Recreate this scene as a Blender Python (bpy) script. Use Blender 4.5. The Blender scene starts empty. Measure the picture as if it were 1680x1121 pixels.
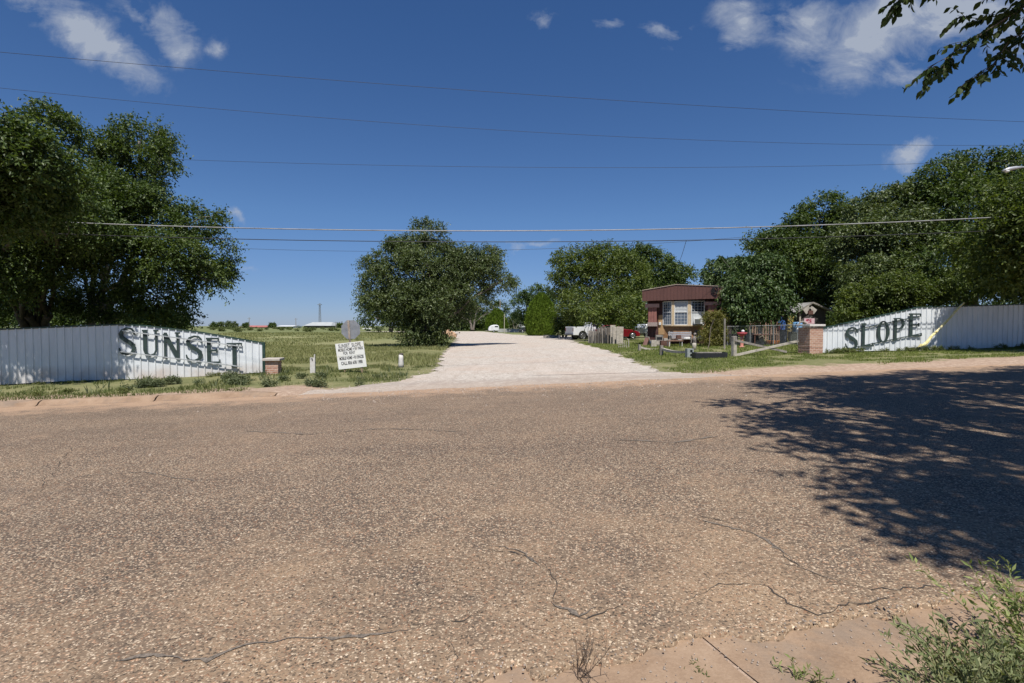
import bpy, math, random
import numpy as np
from mathutils import Vector, Matrix
PI = math.pi; R = math.radians
random.seed(5); rng = np.random.default_rng(5)
scene = bpy.context.scene
col = scene.collection

# ------------------------------------------------------------------ view helpers
FPX = 840.0; CAMZ = 1.6; PITCH = R(1.74)
def ray(px, py):
    a = (px-840)/FPX; u = (560.5-py)/FPX
    return Vector((a, math.cos(PITCH)+math.sin(PITCH)*u, -math.sin(PITCH)+math.cos(PITCH)*u))
def at(px, py, Y):
    d = ray(px, py); t = Y/d.y
    return Vector((d.x*t, Y, CAMZ+d.z*t))
def smooth(t):
    t = min(1, max(0, t)); return t*t*(3-2*t)
def terrain(x, y):
    f = 1-smooth((y-28)/55.0)
    return 0.03*40*math.tanh(x/40)*f
def far_edge(x): return 13.5+.12*x
def near_edge(x): return 2.29+.19*x
def verge(x, y):
    f = y-far_edge(x)
    if f > 0:
        dr = smooth((x+6.2)/1.6)*(1-smooth((x-5.0)/3.0))
        w = .3 if x < -5 else 1.4
        return -.05+(.15 if x < -5 else .13)*smooth((f)/w)*(1-.75*dr) + (0.0 if dr < .5 else .0)
    n = near_edge(x)-.55-y
    if n > 0: return -.007+.11*smooth(n/.25)
    if n > -1.5: return -.007-.043*smooth((-n-.75)/.6)
    return -.05
def gz(x, y): return terrain(x, y)+verge(x, y)
def gp(px, py):
    d = ray(px, py); t = 2.0
    for _ in range(60):
        x = d.x*t; y = d.y*t
        g = gz(x, y); t2 = (g-CAMZ)/d.z if d.z < -1e-4 else 500
        t = .5*t+.5*min(t2, 800)
    return Vector((d.x*t, d.y*t, gz(d.x*t, d.y*t)))

# ------------------------------------------------------------------ tags
def tag(o, label, cat, group=None):
    o['label'] = label; o['category'] = cat
    if group: o['group'] = group
    return o
def thing(name, label, cat, loc=(0,0,0), rz=0, group=None):
    o = bpy.data.objects.new(name, None); col.objects.link(o)
    o.location = loc; o.rotation_euler = (0,0,rz); o.empty_display_size = .2
    return tag(o, label, cat, group)
def link(name, me, parent=None):
    o = bpy.data.objects.new(name, me); col.objects.link(o)
    if parent: o.parent = parent
    return o

# ------------------------------------------------------------------ materials
def newmat(name):
    m = bpy.data.materials.new(name); m.use_nodes = True
    nt = m.node_tree; nt.nodes.clear()
    out = nt.nodes.new('ShaderNodeOutputMaterial')
    return m, nt, out
def N(nt, t, **kw):
    n = nt.nodes.new(t)
    for k, v in kw.items():
        if k in n.bl_rna.properties: setattr(n, k, v)
        else: n.inputs[k].default_value = v
    return n
def ramp(nt, fac, stops, interp='LINEAR'):
    r = nt.nodes.new('ShaderNodeValToRGB'); r.color_ramp.interpolation = interp
    el = r.color_ramp.elements
    while len(el) > 1: el.remove(el[-1])
    for i, (p, c) in enumerate(stops):
        e = el[0] if i == 0 else el.new(p)
        e.position = p; e.color = (c[0], c[1], c[2], 1) if not isinstance(c, (int, float)) else (c, c, c, 1)
    nt.links.new(fac, r.inputs[0]); return r
def mixc(nt, fac, a, b, mode='MIX'):
    m = nt.nodes.new('ShaderNodeMix'); m.data_type = 'RGBA'; m.blend_type = mode
    for i, v in ((0, fac), (6, a), (7, b)):
        if isinstance(v, (int, float)): m.inputs[i].default_value = v
        elif isinstance(v, tuple): m.inputs[i].default_value = (v[0], v[1], v[2], 1)
        else: nt.links.new(v, m.inputs[i])
    return m.outputs[2]
def mth(nt, op, a, b=None, c=None, clamp=False):
    m = nt.nodes.new('ShaderNodeMath'); m.operation = op; m.use_clamp = clamp
    for i, v in enumerate((a, b, c)):
        if v is None: continue
        if isinstance(v, (int, float)): m.inputs[i].default_value = v
        else: nt.links.new(v, m.inputs[i])
    return m.outputs[0]
def noise(nt, vec, scale, detail=4, rough=.55, dist=0):
    n = N(nt, 'ShaderNodeTexNoise'); n.inputs['Scale'].default_value = scale
    n.inputs['Detail'].default_value = detail; n.inputs['Roughness'].default_value = rough
    n.inputs['Distortion'].default_value = dist
    if vec is not None: nt.links.new(vec, n.inputs['Vector'])
    return n.outputs[0]
def bsdf(nt, out, color, rough=.8, metal=0, spec=.4, bump=None, bstr=.3, bdist=.01):
    b = N(nt, 'ShaderNodeBsdfPrincipled')
    b.inputs['Roughness'].default_value = rough if isinstance(rough, (int, float)) else .5
    b.inputs['Metallic'].default_value = metal; b.inputs['Specular IOR Level'].default_value = spec
    if isinstance(color, tuple): b.inputs['Base Color'].default_value = (*color, 1)
    else: nt.links.new(color, b.inputs['Base Color'])
    if bump is not None:
        bn = N(nt, 'ShaderNodeBump'); bn.inputs['Strength'].default_value = bstr; bn.inputs['Distance'].default_value = bdist
        nt.links.new(bump, bn.inputs['Height']); nt.links.new(bn.outputs[0], b.inputs['Normal'])
    nt.links.new(b.outputs[0], out.inputs[0]); return b
MC = {}
def pm(name, c, rough=.7, var=.2, scale=6, metal=0, spec=.4, dirt=None, bump=.15, stretch=None):
    """generic weathered material"""
    if name in MC: return MC[name]
    m, nt, out = newmat(name); c = tuple(x*.86 for x in c)
    tc = N(nt, 'ShaderNodeTexCoord'); v = tc.outputs['Object']
    if stretch:
        mp = N(nt, 'ShaderNodeMapping'); mp.inputs['Scale'].default_value = stretch
        nt.links.new(v, mp.inputs[0]); v = mp.outputs[0]
    n1 = noise(nt, v, scale, 6, .6); n2 = noise(nt, v, scale*6, 3, .6)
    f = mth(nt, 'ADD', mth(nt, 'MULTIPLY', n1, .65), mth(nt, 'MULTIPLY', n2, .35))
    lo = tuple(x*(1-var*1.4) for x in c); hi = tuple(min(1, x*(1+var*1.2)) for x in c)
    r = ramp(nt, f, [(.32, lo), (.5, c), (.68, hi)])
    cc = r.outputs[0]
    if dirt:
        n3 = noise(nt, v, scale*.5, 5, .7); dr = ramp(nt, n3, [(.5, 0), (.66, 1)])
        cc = mixc(nt, mth(nt, 'MULTIPLY', dr.outputs[0], .7), cc, dirt)
    bsdf(nt, out, cc, rough, metal, spec, n2, bump, .01)
    MC[name] = m; return m

def foliage_mat(name, c1, c2, c3, trans=.3, rough=.5, spec=.35, scale=.6):
    if name in MC: return MC[name]
    m, nt, out = newmat(name)
    g = N(nt, 'ShaderNodeNewGeometry'); tc = N(nt, 'ShaderNodeTexCoord')
    n1 = noise(nt, tc.outputs['Object'], scale, 3, .6)
    f = mth(nt, 'ADD', mth(nt, 'MULTIPLY', g.outputs['Random Per Island'], .45), mth(nt, 'MULTIPLY', n1, .75))
    r = ramp(nt, f, [(.2, c1), (.58, c2), (.95, c3)])
    b = N(nt, 'ShaderNodeBsdfPrincipled'); b.inputs['Roughness'].default_value = rough
    b.inputs['Specular IOR Level'].default_value = spec
    nt.links.new(r.outputs[0], b.inputs['Base Color'])
    t = N(nt, 'ShaderNodeBsdfTranslucent')
    tcx = mixc(nt, 1.0, r.outputs[0], (1.3, 1.35, .5), 'MULTIPLY'); nt.links.new(tcx, t.inputs[0])
    mx = N(nt, 'ShaderNodeMixShader'); mx.inputs[0].default_value = trans
    nt.links.new(b.outputs[0], mx.inputs[1]); nt.links.new(t.outputs[0], mx.inputs[2])
    nt.links.new(mx.outputs[0], out.inputs[0]); MC[name] = m; return m

# ------------------------------------------------------------------ mesh builder
class MB:
    def __init__(s): s.v = []; s.f = []
    def add(s, vs, fs):
        n = len(s.v); s.v += [tuple(v) for v in vs]; s.f += [tuple(i+n for i in f) for f in fs]; return s
    def box(s, c, size, rz=0, M=None, taper=1.0):
        x, y, z = [k/2 for k in size]; vs = []
        for dz in (-1, 1):
            t = taper if dz > 0 else 1
            for dx, dy in ((-1,-1),(1,-1),(1,1),(-1,1)): vs.append(Vector((dx*x*t, dy*y*t, dz*z)))
        mt = Matrix.Translation(Vector(c)) @ (M if M else Matrix.Rotation(rz, 4, 'Z'))
        return s.add([mt @ v for v in vs], [(3,2,1,0),(4,5,6,7),(0,1,5,4),(1,2,6,5),(2,3,7,6),(3,0,4,7)])
    def bar(s, a, b, w, h=None, up=Vector((0,0,1))):
        a = Vector(a); b = Vector(b); h = h or w; d = (b-a); L = d.length; d.normalize()
        sx = d.cross(up)
        if sx.length < 1e-3: sx = d.cross(Vector((0,1,0)))
        sx.normalize(); sz = sx.cross(d).normalized(); vs = []
        for p in (a, b):
            for i, j in ((-1,-1),(1,-1),(1,1),(-1,1)): vs.append(p+sx*(i*w/2)+sz*(j*h/2))
        return s.add(vs, [(3,2,1,0),(4,5,6,7),(0,1,5,4),(1,2,6,5),(2,3,7,6),(3,0,4,7)])
    def tube(s, pts, rad, n=8, cap=True):
        pts = [Vector(p) for p in pts]
        if isinstance(rad, (int, float)): rad = [rad]*len(pts)
        base = len(s.v); prev = None
        for i, p in enumerate(pts):
            d = (pts[min(i+1, len(pts)-1)]-pts[max(i-1, 0)])
            if d.length < 1e-6: d = Vector((0,0,1))
            d.normalize()
            if prev is None:
                sx = d.cross(Vector((0,0,1)))
                if sx.length < 1e-2: sx = d.cross(Vector((0,1,0)))
            else: sx = prev-d*prev.dot(d)
            sx.normalize(); prev = sx; sy = d.cross(sx)
            for k in range(n):
                a = 2*PI*k/n; s.v.append(tuple(p+(sx*math.cos(a)+sy*math.sin(a))*rad[i]))
        for i in range(len(pts)-1):
            for k in range(n):
                k2 = (k+1) % n
                s.f.append((base+i*n+k, base+i*n+k2, base+(i+1)*n+k2, base+(i+1)*n+k))
        if cap:
            s.f.append(tuple(base+k for k in range(n))[::-1]); s.f.append(tuple(base+(len(pts)-1)*n+k for k in range(n)))
        return s
    def lathe(s, c, prof, n=20):
        base = len(s.v)
        for r, z in prof:
            for k in range(n):
                a = 2*PI*k/n; s.v.append((c[0]+r*math.cos(a), c[1]+r*math.sin(a), c[2]+z))
        for i in range(len(prof)-1):
            for k in range(n):
                k2 = (k+1) % n; s.f.append((base+i*n+k, base+i*n+k2, base+(i+1)*n+k2, base+(i+1)*n+k))
        s.f.append(tuple(base+k for k in range(n))[::-1]); s.f.append(tuple(base+(len(prof)-1)*n+k for k in range(n)))
        return s
    def prism(s, poly, y0, y1, place=lambda x, y, z: (x, y, z)):
        """poly in x,z extruded along y"""
        n = len(poly); vs = [place(x, y0, z) for x, z in poly]+[place(x, y1, z) for x, z in poly]
        fs = [tuple(range(n)), tuple(range(2*n-1, n-1, -1))]+[(i, i+n, (i+1) % n+n, (i+1) % n) for i in range(n)]
        return s.add(vs, fs)
    def build(s, name, mat, parent=None, smooth=False, bevel=0):
        me = bpy.data.meshes.new(name); me.from_pydata(s.v, [], s.f); me.validate(); me.update()
        me.materials.append(mat)
        if smooth: me.polygons.foreach_set('use_smooth', [True]*len(me.polygons))
        o = link(name, me, parent)
        if bevel:
            b = o.modifiers.new('bevel', 'BEVEL'); b.width = bevel; b.segments = 2; b.limit_method = 'ANGLE'
        return o
def npmesh(name, V, F3, mat, parent=None, smooth=False):
    me = bpy.data.meshes.new(name)
    me.vertices.add(len(V)); me.vertices.foreach_set('co', V.astype(np.float32).ravel())
    k = F3.shape[1]
    me.loops.add(F3.size); me.loops.foreach_set('vertex_index', F3.astype(np.int32).ravel())
    me.polygons.add(len(F3)); me.polygons.foreach_set('loop_start', np.arange(0, F3.size, k, dtype=np.int32))
    me.update(calc_edges=True); me.validate()
    me.materials.append(mat)
    if smooth: me.polygons.foreach_set('use_smooth', [True]*len(F3))
    return link(name, me, parent)

class SN:  # smooth numpy noise from sines
    def __init__(s, seed, freq, n=10):
        r = np.random.default_rng(seed); s.k = r.normal(size=(n, 3)); s.k /= np.linalg.norm(s.k, axis=1)[:, None]
        s.k *= (freq*r.uniform(.6, 1.9, n))[:, None]; s.p = r.uniform(0, 6.28, n); s.n = n
    def __call__(s, P): return np.sin(P @ s.k.T+s.p).sum(1)/math.sqrt(s.n)

def unit(a): return a/np.maximum(np.linalg.norm(a, axis=1), 1e-9)[:, None]
def leaf_arrays(P, D, Nn, L, W):
    """rhombic folded leaves: base P, axis D, normal Nn"""
    S = unit(np.cross(D, Nn)); Nn = unit(np.cross(S, D)); n = len(P)
    L = L[:, None]; W = W[:, None]
    a = P; m = P+D*L*.45; c = P+D*L-Nn*L*.12
    l = m+S*W*.5+Nn*W*.18; r = m-S*W*.5+Nn*W*.18
    V = np.stack([a, l, c, r], 1).reshape(-1, 3)
    b = np.arange(n)[:, None]*4
    F = np.concatenate([b+np.array([0, 1, 2]), b+np.array([0, 2, 3])], 0)
    return V, F
def foliage(blobs, n_twig, per, tlen, ll, lw, seed=1, droop=.25, rmin=.35, gap=.0, gfreq=1.2, up=.25, shell=.55, base=None, subs=18, subf=.82):
    """blobs: array rows cx cy cz rx ry rz. returns V,F for leaves"""
    r = np.random.default_rng(seed); B = np.array(blobs, float)
    w = (B[:, 3]*B[:, 4]*B[:, 5])**(.72); w /= w.sum(); nb = len(B)
    # each bough mass carries its own smaller leaf clumps
    ns = subs; sd_ = unit(r.normal(size=(nb*ns, 3))); sr = r.uniform(.45, 1.0, nb*ns)**.6
    SB = np.repeat(B, ns, 0); SC = SB[:, :3]+sd_*SB[:, 3:6]*sr[:, None]*.88; SR = SB[:, 3:6]*(r.uniform(.2, .42, nb*ns))[:, None]
    idx = r.choice(nb, n_twig, p=w); b = B[idx].copy(); si = idx*ns+r.integers(0, ns, n_twig)
    use = r.random(n_twig) < subf
    d = unit(r.normal(size=(n_twig, 3)))
    rad = np.where(r.random(n_twig) < shell, r.uniform(.78, 1.0, n_twig), r.uniform(rmin**3, 1, n_twig)**(1/3))
    nz = SN(seed+7, 2.4/max(.5, float(B[:, 3].mean())))
    rad *= 1+.17*nz(b[:, :3]+d*b[:, 3:6])
    P0 = b[:, :3]+d*b[:, 3:6]*rad[:, None]*.93
    r2 = np.where(r.random(n_twig) < .7, r.uniform(.65, 1, n_twig), r.uniform(.1, 1, n_twig))
    P1 = SC[si]+d*SR[si]*r2[:, None]
    P = np.where(use[:, None], P1, P0)
    d = unit(np.where(use[:, None], d*.7+sd_[si]*.6, d))
    g = SN(seed+3, gfreq)(P)
    keep = (g > gap-1.0) | (r.random(n_twig) < .12)
    P = P[keep]; d = d[keep]; b = b[keep]; n = len(P)
    out = unit(d*b[:, 3:6]/b[:, 3:6].max())
    T = unit(out*.75+r.normal(size=(n, 3))*.45+np.array([0, 0, up]))
    tl = tlen*r.uniform(.5, 1.5, n)
    t = np.repeat(np.linspace(.05, 1, per)[None, :], n, 0)+r.uniform(-.05, .05, (n, per))
    Q = P[:, None, :]+T[:, None, :]*(tl[:, None]*t)[..., None]
    Q[..., 2] -= droop*tl[:, None]*t**2
    side = unit(np.cross(T, r.normal(size=(n, 3))))
    sg = np.where(np.arange(per) % 2 == 0, 1, -1)[None, :, None]
    D = T[:, None, :]*.55+side[:, None, :]*sg*.8+r.normal(size=(n, per, 3))*.35
    D[..., 2] -= droop*1.1
    D = unit(D.reshape(-1, 3)); Q = Q.reshape(-1, 3)
    Q += r.normal(size=Q.shape)*tlen*.06
    NN = unit(r.normal(size=Q.shape)*.7+np.array([0, 0, 1.0]))
    m = len(Q)
    if base is not None:
        k = Q[:, 2] > base; Q = Q[k]; D = D[k]; NN = NN[k]; m = len(Q)
    return leaf_arrays(Q, D, NN, ll*r.uniform(.6, 1.3, m), lw*r.uniform(.7, 1.2, m))

def limb(mb, a, b, r0, r1, wob, rr, n=6, seg=6):
    a = Vector(a); b = Vector(b); L = (b-a).length; pts = []; rad = []
    o1 = Vector([rr.uniform(-1, 1) for _ in range(3)])*wob*L
    for i in range(seg+1):
        t = i/seg; p = a.lerp(b, t)+o1*math.sin(PI*t)*.5+Vector((0, 0, L*.08*math.sin(PI*t)))
        p += Vector([rr.uniform(-1, 1) for _ in range(3)])*L*.015*(0 < i < seg)
        pts.append(p); rad.append(r0+(r1-r0)*t**.8)
    mb.tube(pts, rad, n); return pts
def tree(label, cat, tb, blobs, mat, bark, n_twig, per, tlen, ll, lw, seed, name='tree', group=None, tr=.25, forks=2, extra=3,
         lean=0, twigs=0, trunk=True, **kw):
    """tb: trunk base point; blobs in world coordinates"""
    rr = random.Random(seed); tb = Vector(tb); B = np.array(blobs, float)
    o = thing(name, label, cat, tb, 0, group)
    cen = Vector(B[:, :3].mean(0)); low = (B[:, 2]-B[:, 5]*.6).min()
    if trunk:
        mb = MB()
        for f in range(forks):
            off = Vector((rr.uniform(-.35, .35), rr.uniform(-.3, .3), 0))*(forks > 1)
            fk = Vector((tb.x+(cen.x-tb.x)*.35+off.x*3, tb.y+(cen.y-tb.y)*.35+off.y*3, tb.z+max(1.2, (cen.z-tb.z)*.42)))
            base = tb+off*.8-Vector((0, 0, .15))
            pts = limb(mb, base, fk, tr*(1.15 if forks < 2 else .85), tr*.62, .06, rr, 10, 7)
            mb.tube([base, base+Vector((0, 0, .3))], [tr*1.6/ (1 if forks < 2 else 1.3), tr*.95], 10)
            mine = [b for i, b in enumerate(B) if i % forks == f]
            for b in mine:
                c = Vector(b[:3]); st = pts[rr.choice([-1, -2, -3])]
                br = limb(mb, st, c, tr*.42, tr*.14, .12, rr, 7, 7)
                for e in range(extra):
                    s0 = br[rr.randint(2, 6)]
                    dd = Vector([rr.gauss(0, 1) for _ in range(3)]); dd.normalize()
                    e1 = c+Vector((dd.x*b[3], dd.y*b[4], abs(dd.z)*b[5]))*.8
                    b2 = limb(mb, s0, e1, tr*.16, tr*.03, .12, rr, 5, 5)
                    for q in range(2):
                        s1 = b2[rr.randint(1, 4)]; d2 = Vector([rr.gauss(0, 1) for _ in range(3)]).normalized()
                        limb(mb, s1, s1+Vector((d2.x*b[3], d2.y*b[4], d2.z*b[5]))*.5, tr*.06, tr*.015, .1, rr, 4, 4)
        mb.v = [(x-tb.x, y-tb.y, z-tb.z) for x, y, z in mb.v]
        mb.build('trunk', bark, o, smooth=True)
    V, F = foliage(blobs, n_twig, per, tlen, ll, lw, seed, base=tb.z+.02, **kw)
    V = V-np.array(tb)
    npmesh('crown', V, F, mat, o)
    return o
def pb(px, py, rx, ry, Y, dy=None):
    """blob from a place seen at (px,py) at distance Y; dy = depth radius in metres"""
    c = at(px, py, Y); s = Y/FPX
    return (c.x, c.y, c.z, rx*s, dy if dy else (rx+ry)*.5*s, ry*s)

# ================================================================== SETTING MATERIALS
def road_material():
    m, nt, out = newmat('chip_seal')
    tc = N(nt, 'ShaderNodeTexCoord'); v = tc.outputs['Object']
    vo = N(nt, 'ShaderNodeTexVoronoi'); vo.inputs['Scale'].default_value = 72; vo.inputs['Randomness'].default_value = 1
    wn = N(nt, 'ShaderNodeTexNoise'); wn.inputs['Scale'].default_value = 22; wn.inputs['Detail'].default_value = 3; nt.links.new(v, wn.inputs['Vector'])
    ws = N(nt, 'ShaderNodeVectorMath'); ws.operation = 'SCALE'; nt.links.new(wn.outputs['Color'], ws.inputs[0]); ws.inputs['Scale'].default_value = .045
    wa = N(nt, 'ShaderNodeVectorMath'); wa.operation = 'ADD'; nt.links.new(v, wa.inputs[0]); nt.links.new(ws.outputs[0], wa.inputs[1])
    nt.links.new(wa.outputs[0], vo.inputs['Vector'])
    sep = N(nt, 'ShaderNodeSeparateColor'); nt.links.new(vo.outputs['Color'], sep.inputs[0])
    st = ramp(nt, sep.outputs[0], [(0, (.03, .026, .022)), (.24, (.095, .074, .056)), (.45, (.20, .155, .115)), (.68, (.31, .25, .19)), (.88, (.38, .32, .25)), (1, (.52, .45, .37))])
    red = mixc(nt, mth(nt, 'MULTIPLY', ramp(nt, sep.outputs[1], [(.7, 0), (.9, 1)]).outputs[0], .45), st.outputs[0], (.33, .17, .10))
    # dark binder between stones
    edge = ramp(nt, vo.outputs['Distance'], [(.36, 0), (.66, 1)])
    c = mixc(nt, edge.outputs[0], red, (.075, .06, .05))
    # large soft variation: worn grey lanes, tan dust
    n1 = noise(nt, v, .35, 5, .6); n2 = noise(nt, v, 1.3, 6, .65)
    mp = N(nt, 'ShaderNodeMapping'); mp.inputs['Scale'].default_value = (.12, .9, 1); mp.inputs['Rotation'].default_value = (0, 0, R(-7))
    nt.links.new(v, mp.inputs[0]); n3 = noise(nt, mp.outputs[0], 1.0, 5, .6)
    g = ramp(nt, n3, [(.46, 0), (.58, 1)])
    c = mixc(nt, mth(nt, 'MULTIPLY', g.outputs[0], .45), c, mixc(nt, 1.0, c, (.74, .74, .76), 'MULTIPLY'))
    d = ramp(nt, n1, [(.45, 0), (.7, 1)])
    c = mixc(nt, mth(nt, 'MULTIPLY', d.outputs[0], .25), c, (.27, .20, .145))
    p = ramp(nt, n2, [(.58, 0), (.74, 1)])
    c = mixc(nt, mth(nt, 'MULTIPLY', p.outputs[0], .35), c, (.12, .105, .095))
    # tan silt close to the near edge
    sx = N(nt, 'ShaderNodeSeparateXYZ'); nt.links.new(v, sx.inputs[0])
    e = mth(nt, 'SUBTRACT', sx.outputs[1], mth(nt, 'ADD', mth(nt, 'MULTIPLY', sx.outputs[0], .19), 2.29))
    ed = mth(nt, 'SUBTRACT', 1.0, mth(nt, 'DIVIDE', e, 3.2), clamp=True)
    sil = ramp(nt, mth(nt, 'ADD', noise(nt, v, 1.1, 7, .7), mth(nt, 'MULTIPLY', ed, .22)), [(.55, 0), (.8, 1)])
    c = mixc(nt, mth(nt, 'MULTIPLY', sil.outputs[0], mth(nt, 'MULTIPLY', edge.outputs[0], .75, clamp=True)), c, (.26, .19, .13))
    fd = mth(nt, 'SUBTRACT', 1.0, mth(nt, 'DIVIDE', mth(nt, 'SUBTRACT', mth(nt, 'ADD', mth(nt, 'MULTIPLY', sx.outputs[0], .12), 13.5), sx.outputs[1]), 2.2), clamp=True)
    fs = ramp(nt, mth(nt, 'ADD', noise(nt, v, 1.4, 8, .75), mth(nt, 'MULTIPLY', fd, .42)), [(.60, 0), (.86, 1)])
    c = mixc(nt, mth(nt, 'MULTIPLY', fs.outputs[0], .75), c, (.33, .235, .17))
    c = mixc(nt, 1.0, c, (1.27, 1.18, 1.05), 'MULTIPLY')
    h = ramp(nt, vo.outputs['Distance'], [(0, 1), (.6, 0)])
    hh = mth(nt, 'MULTIPLY', h.outputs[0], mth(nt, 'ADD', sep.outputs[2], .3))
    bsdf(nt, out, c, .78, 0, .35, hh, .9, .007)
    return m
def ground_material():
    m, nt, out = newmat('prairie_ground')
    tc = N(nt, 'ShaderNodeTexCoord'); v = tc.outputs['Object']
    sx = N(nt, 'ShaderNodeSeparateXYZ'); nt.links.new(v, sx.inputs[0]); X, Y = sx.outputs[0], sx.outputs[1]
    n1 = noise(nt, v, .5, 7, .65); n2 = noise(nt, v, .06, 6, .6); n3 = noise(nt, v, 9, 5, .7)
    f = mth(nt, 'ADD', mth(nt, 'MULTIPLY', n1, .5), mth(nt, 'MULTIPLY', n3, .5))
    gr = ramp(nt, f, [(.34, (.08, .09, .035)), (.47, (.145, .15, .064)), (.58, (.21, .195, .096)), (.7, (.27, .23, .135))])
    # far field: streaked straw and green
    mp = N(nt, 'ShaderNodeMapping'); mp.inputs['Scale'].default_value = (.02, .13, 1); nt.links.new(v, mp.inputs[0])
    n4 = noise(nt, mp.outputs[0], 1, 6, .65)
    fl = ramp(nt, n4, [(.36, (.125, .145, .058)), (.5, (.195, .205, .09)), (.66, (.28, .265, .135))])
    farm = ramp(nt, mth(nt, 'DIVIDE', Y, 120, clamp=True), [(.25, 0), (.6, 1)])
    c = mixc(nt, mth(nt, 'MULTIPLY', farm.outputs[0], .75), gr.outputs[0], fl.outputs[0])
    band = mth(nt, 'ADD', Y, mth(nt, 'MULTIPLY', n2, 60))
    bd = ramp(nt, mth(nt, 'DIVIDE', band, 400, clamp=True), [(.34, 0), (.37, 1)])
    c = mixc(nt, mth(nt, 'MULTIPLY', bd.outputs[0], .7), c, mixc(nt, n4, (.07, .10, .035), (.17, .18, .075)))
    # pinkish soil along the road and bare spots
    e = mth(nt, 'SUBTRACT', Y, mth(nt, 'ADD', mth(nt, 'MULTIPLY', X, .12), 13.5))
    n5 = noise(nt, v, .9, 7, .7)
    ed = mth(nt, 'SUBTRACT', 1.0, mth(nt, 'DIVIDE', e, 2.6), clamp=True)
    so = ramp(nt, mth(nt, 'ADD', mth(nt, 'MULTIPLY', n5, .8), mth(nt, 'MULTIPLY', ed, .52)), [(.56, 0), (.66, 1)])
    soil = ramp(nt, n3, [(.3, (.225, .155, .11)), (.5, (.33, .24, .178)), (.7, (.42, .325, .25))])
    near = mth(nt, 'LESS_THAN', Y, 60)
    c = mixc(nt, mth(nt, 'MULTIPLY', so.outputs[0], near), c, soil.outputs[0])
    bsdf(nt, out, c, .95, 0, .15, mth(nt, 'ADD', n3, n1), .6, .05)
    return m
def gravel_material():
    m, nt, out = newmat('caliche_gravel')
    tc = N(nt, 'ShaderNodeTexCoord'); v = tc.outputs['Object']
    n0 = noise(nt, v, 40, 3, .7); n1 = noise(nt, v, 3.0, 7, .7); n2 = noise(nt, v, .35, 5, .6)
    vo = N(nt, 'ShaderNodeTexVoronoi'); vo.inputs['Scale'].default_value = 22; nt.links.new(v, vo.inputs['Vector'])
    sp = N(nt, 'ShaderNodeSeparateColor'); nt.links.new(vo.outputs['Color'], sp.inputs[0])
    f = mth(nt, 'ADD', mth(nt, 'MULTIPLY', n1, .4), mth(nt, 'ADD', mth(nt, 'MULTIPLY', sp.outputs[0], .3), mth(nt, 'MULTIPLY', n0, .3)))
    g = ramp(nt, f, [(.3, (.265, .225, .185)), (.48, (.41, .365, .315)), (.7, (.56, .51, .455))])
    c = mixc(nt, mth(nt, 'MULTIPLY', ramp(nt, n2, [(.45, 0), (.65, 1)]).outputs[0], .5), g.outputs[0], (.42, .325, .26))
    mp = N(nt, 'ShaderNodeMapping'); mp.inputs['Scale'].default_value = (1.6, .22, 1); nt.links.new(v, mp.inputs[0])
    tr = ramp(nt, noise(nt, mp.outputs[0], .8, 5, .6), [(.55, 0), (.7, 1)])
    c = mixc(nt, mth(nt, 'MULTIPLY', tr.outputs[0], .3), c, (.57, .50, .44))
    c = mixc(nt, mth(nt, 'MULTIPLY', ramp(nt, noise(nt, mp.outputs[0], 2.2, 6, .65, .4), [(.52, 0), (.62, 1)]).outputs[0], .35), c, (.33, .27, .225))
    # worn old asphalt patch showing at the mouth of the drive
    sx = N(nt, 'ShaderNodeSeparateXYZ'); nt.links.new(v, sx.inputs[0])
    ym = mth(nt, 'SUBTRACT', 1.0, mth(nt, 'DIVIDE', mth(nt, 'ABSOLUTE', mth(nt, 'SUBTRACT', sx.outputs[1], 14.6)), 1.5), clamp=True)
    pa = ramp(nt, mth(nt, 'ADD', n1, mth(nt, 'MULTIPLY', ym, .22)), [(.64, 0), (.72, 1)])
    c = mixc(nt, mth(nt, 'MULTIPLY', pa.outputs[0], .55), c, (.24, .21, .19))
    yd = mth(nt, 'SUBTRACT', 1.0, mth(nt, 'DIVIDE', mth(nt, 'SUBTRACT', sx.outputs[1], mth(nt, 'ADD', mth(nt, 'MULTIPLY', sx.outputs[0], .12), 13.5)), 2.6), clamp=True)
    c = mixc(nt, mth(nt, 'MULTIPLY', ramp(nt, mth(nt, 'ADD', mth(nt, 'MULTIPLY', n1, .7), mth(nt, 'MULTIPLY', yd, .5)), [(.45, 0), (.8, 1)]).outputs[0], .7), c, (.33, .265, .215))
    bsdf(nt, out, c, .95, 0, .2, f, .8, .03)
    return m
def concrete_material():
    m, nt, out = newmat('pink_concrete')
    tc = N(nt, 'ShaderNodeTexCoord'); v = tc.outputs['Object']
    n1 = noise(nt, v, 3, 8, .65); n2 = noise(nt, v, 60, 3, .7); n3 = noise(nt, v, 1.1, 6, .7, .6)
    c = ramp(nt, mth(nt, 'ADD', mth(nt, 'MULTIPLY', n1, .65), mth(nt, 'MULTIPLY', n2, .35)), [(.33, (.20, .132, .086)), (.5, (.275, .19, .127)), (.68, (.34, .245, .17))])
    cc = mixc(nt, mth(nt, 'MULTIPLY', ramp(nt, n3, [(.50, 0), (.62, 1)]).outputs[0], .55), c.outputs[0], (.17, .14, .115))
    bsdf(nt, out, cc, .9, 0, .25, mth(nt, 'ADD', n1, n2), .5, .006)
    return m
M_road = road_material(); M_ground = ground_material(); M_gravel = gravel_material(); M_conc = concrete_material()

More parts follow.
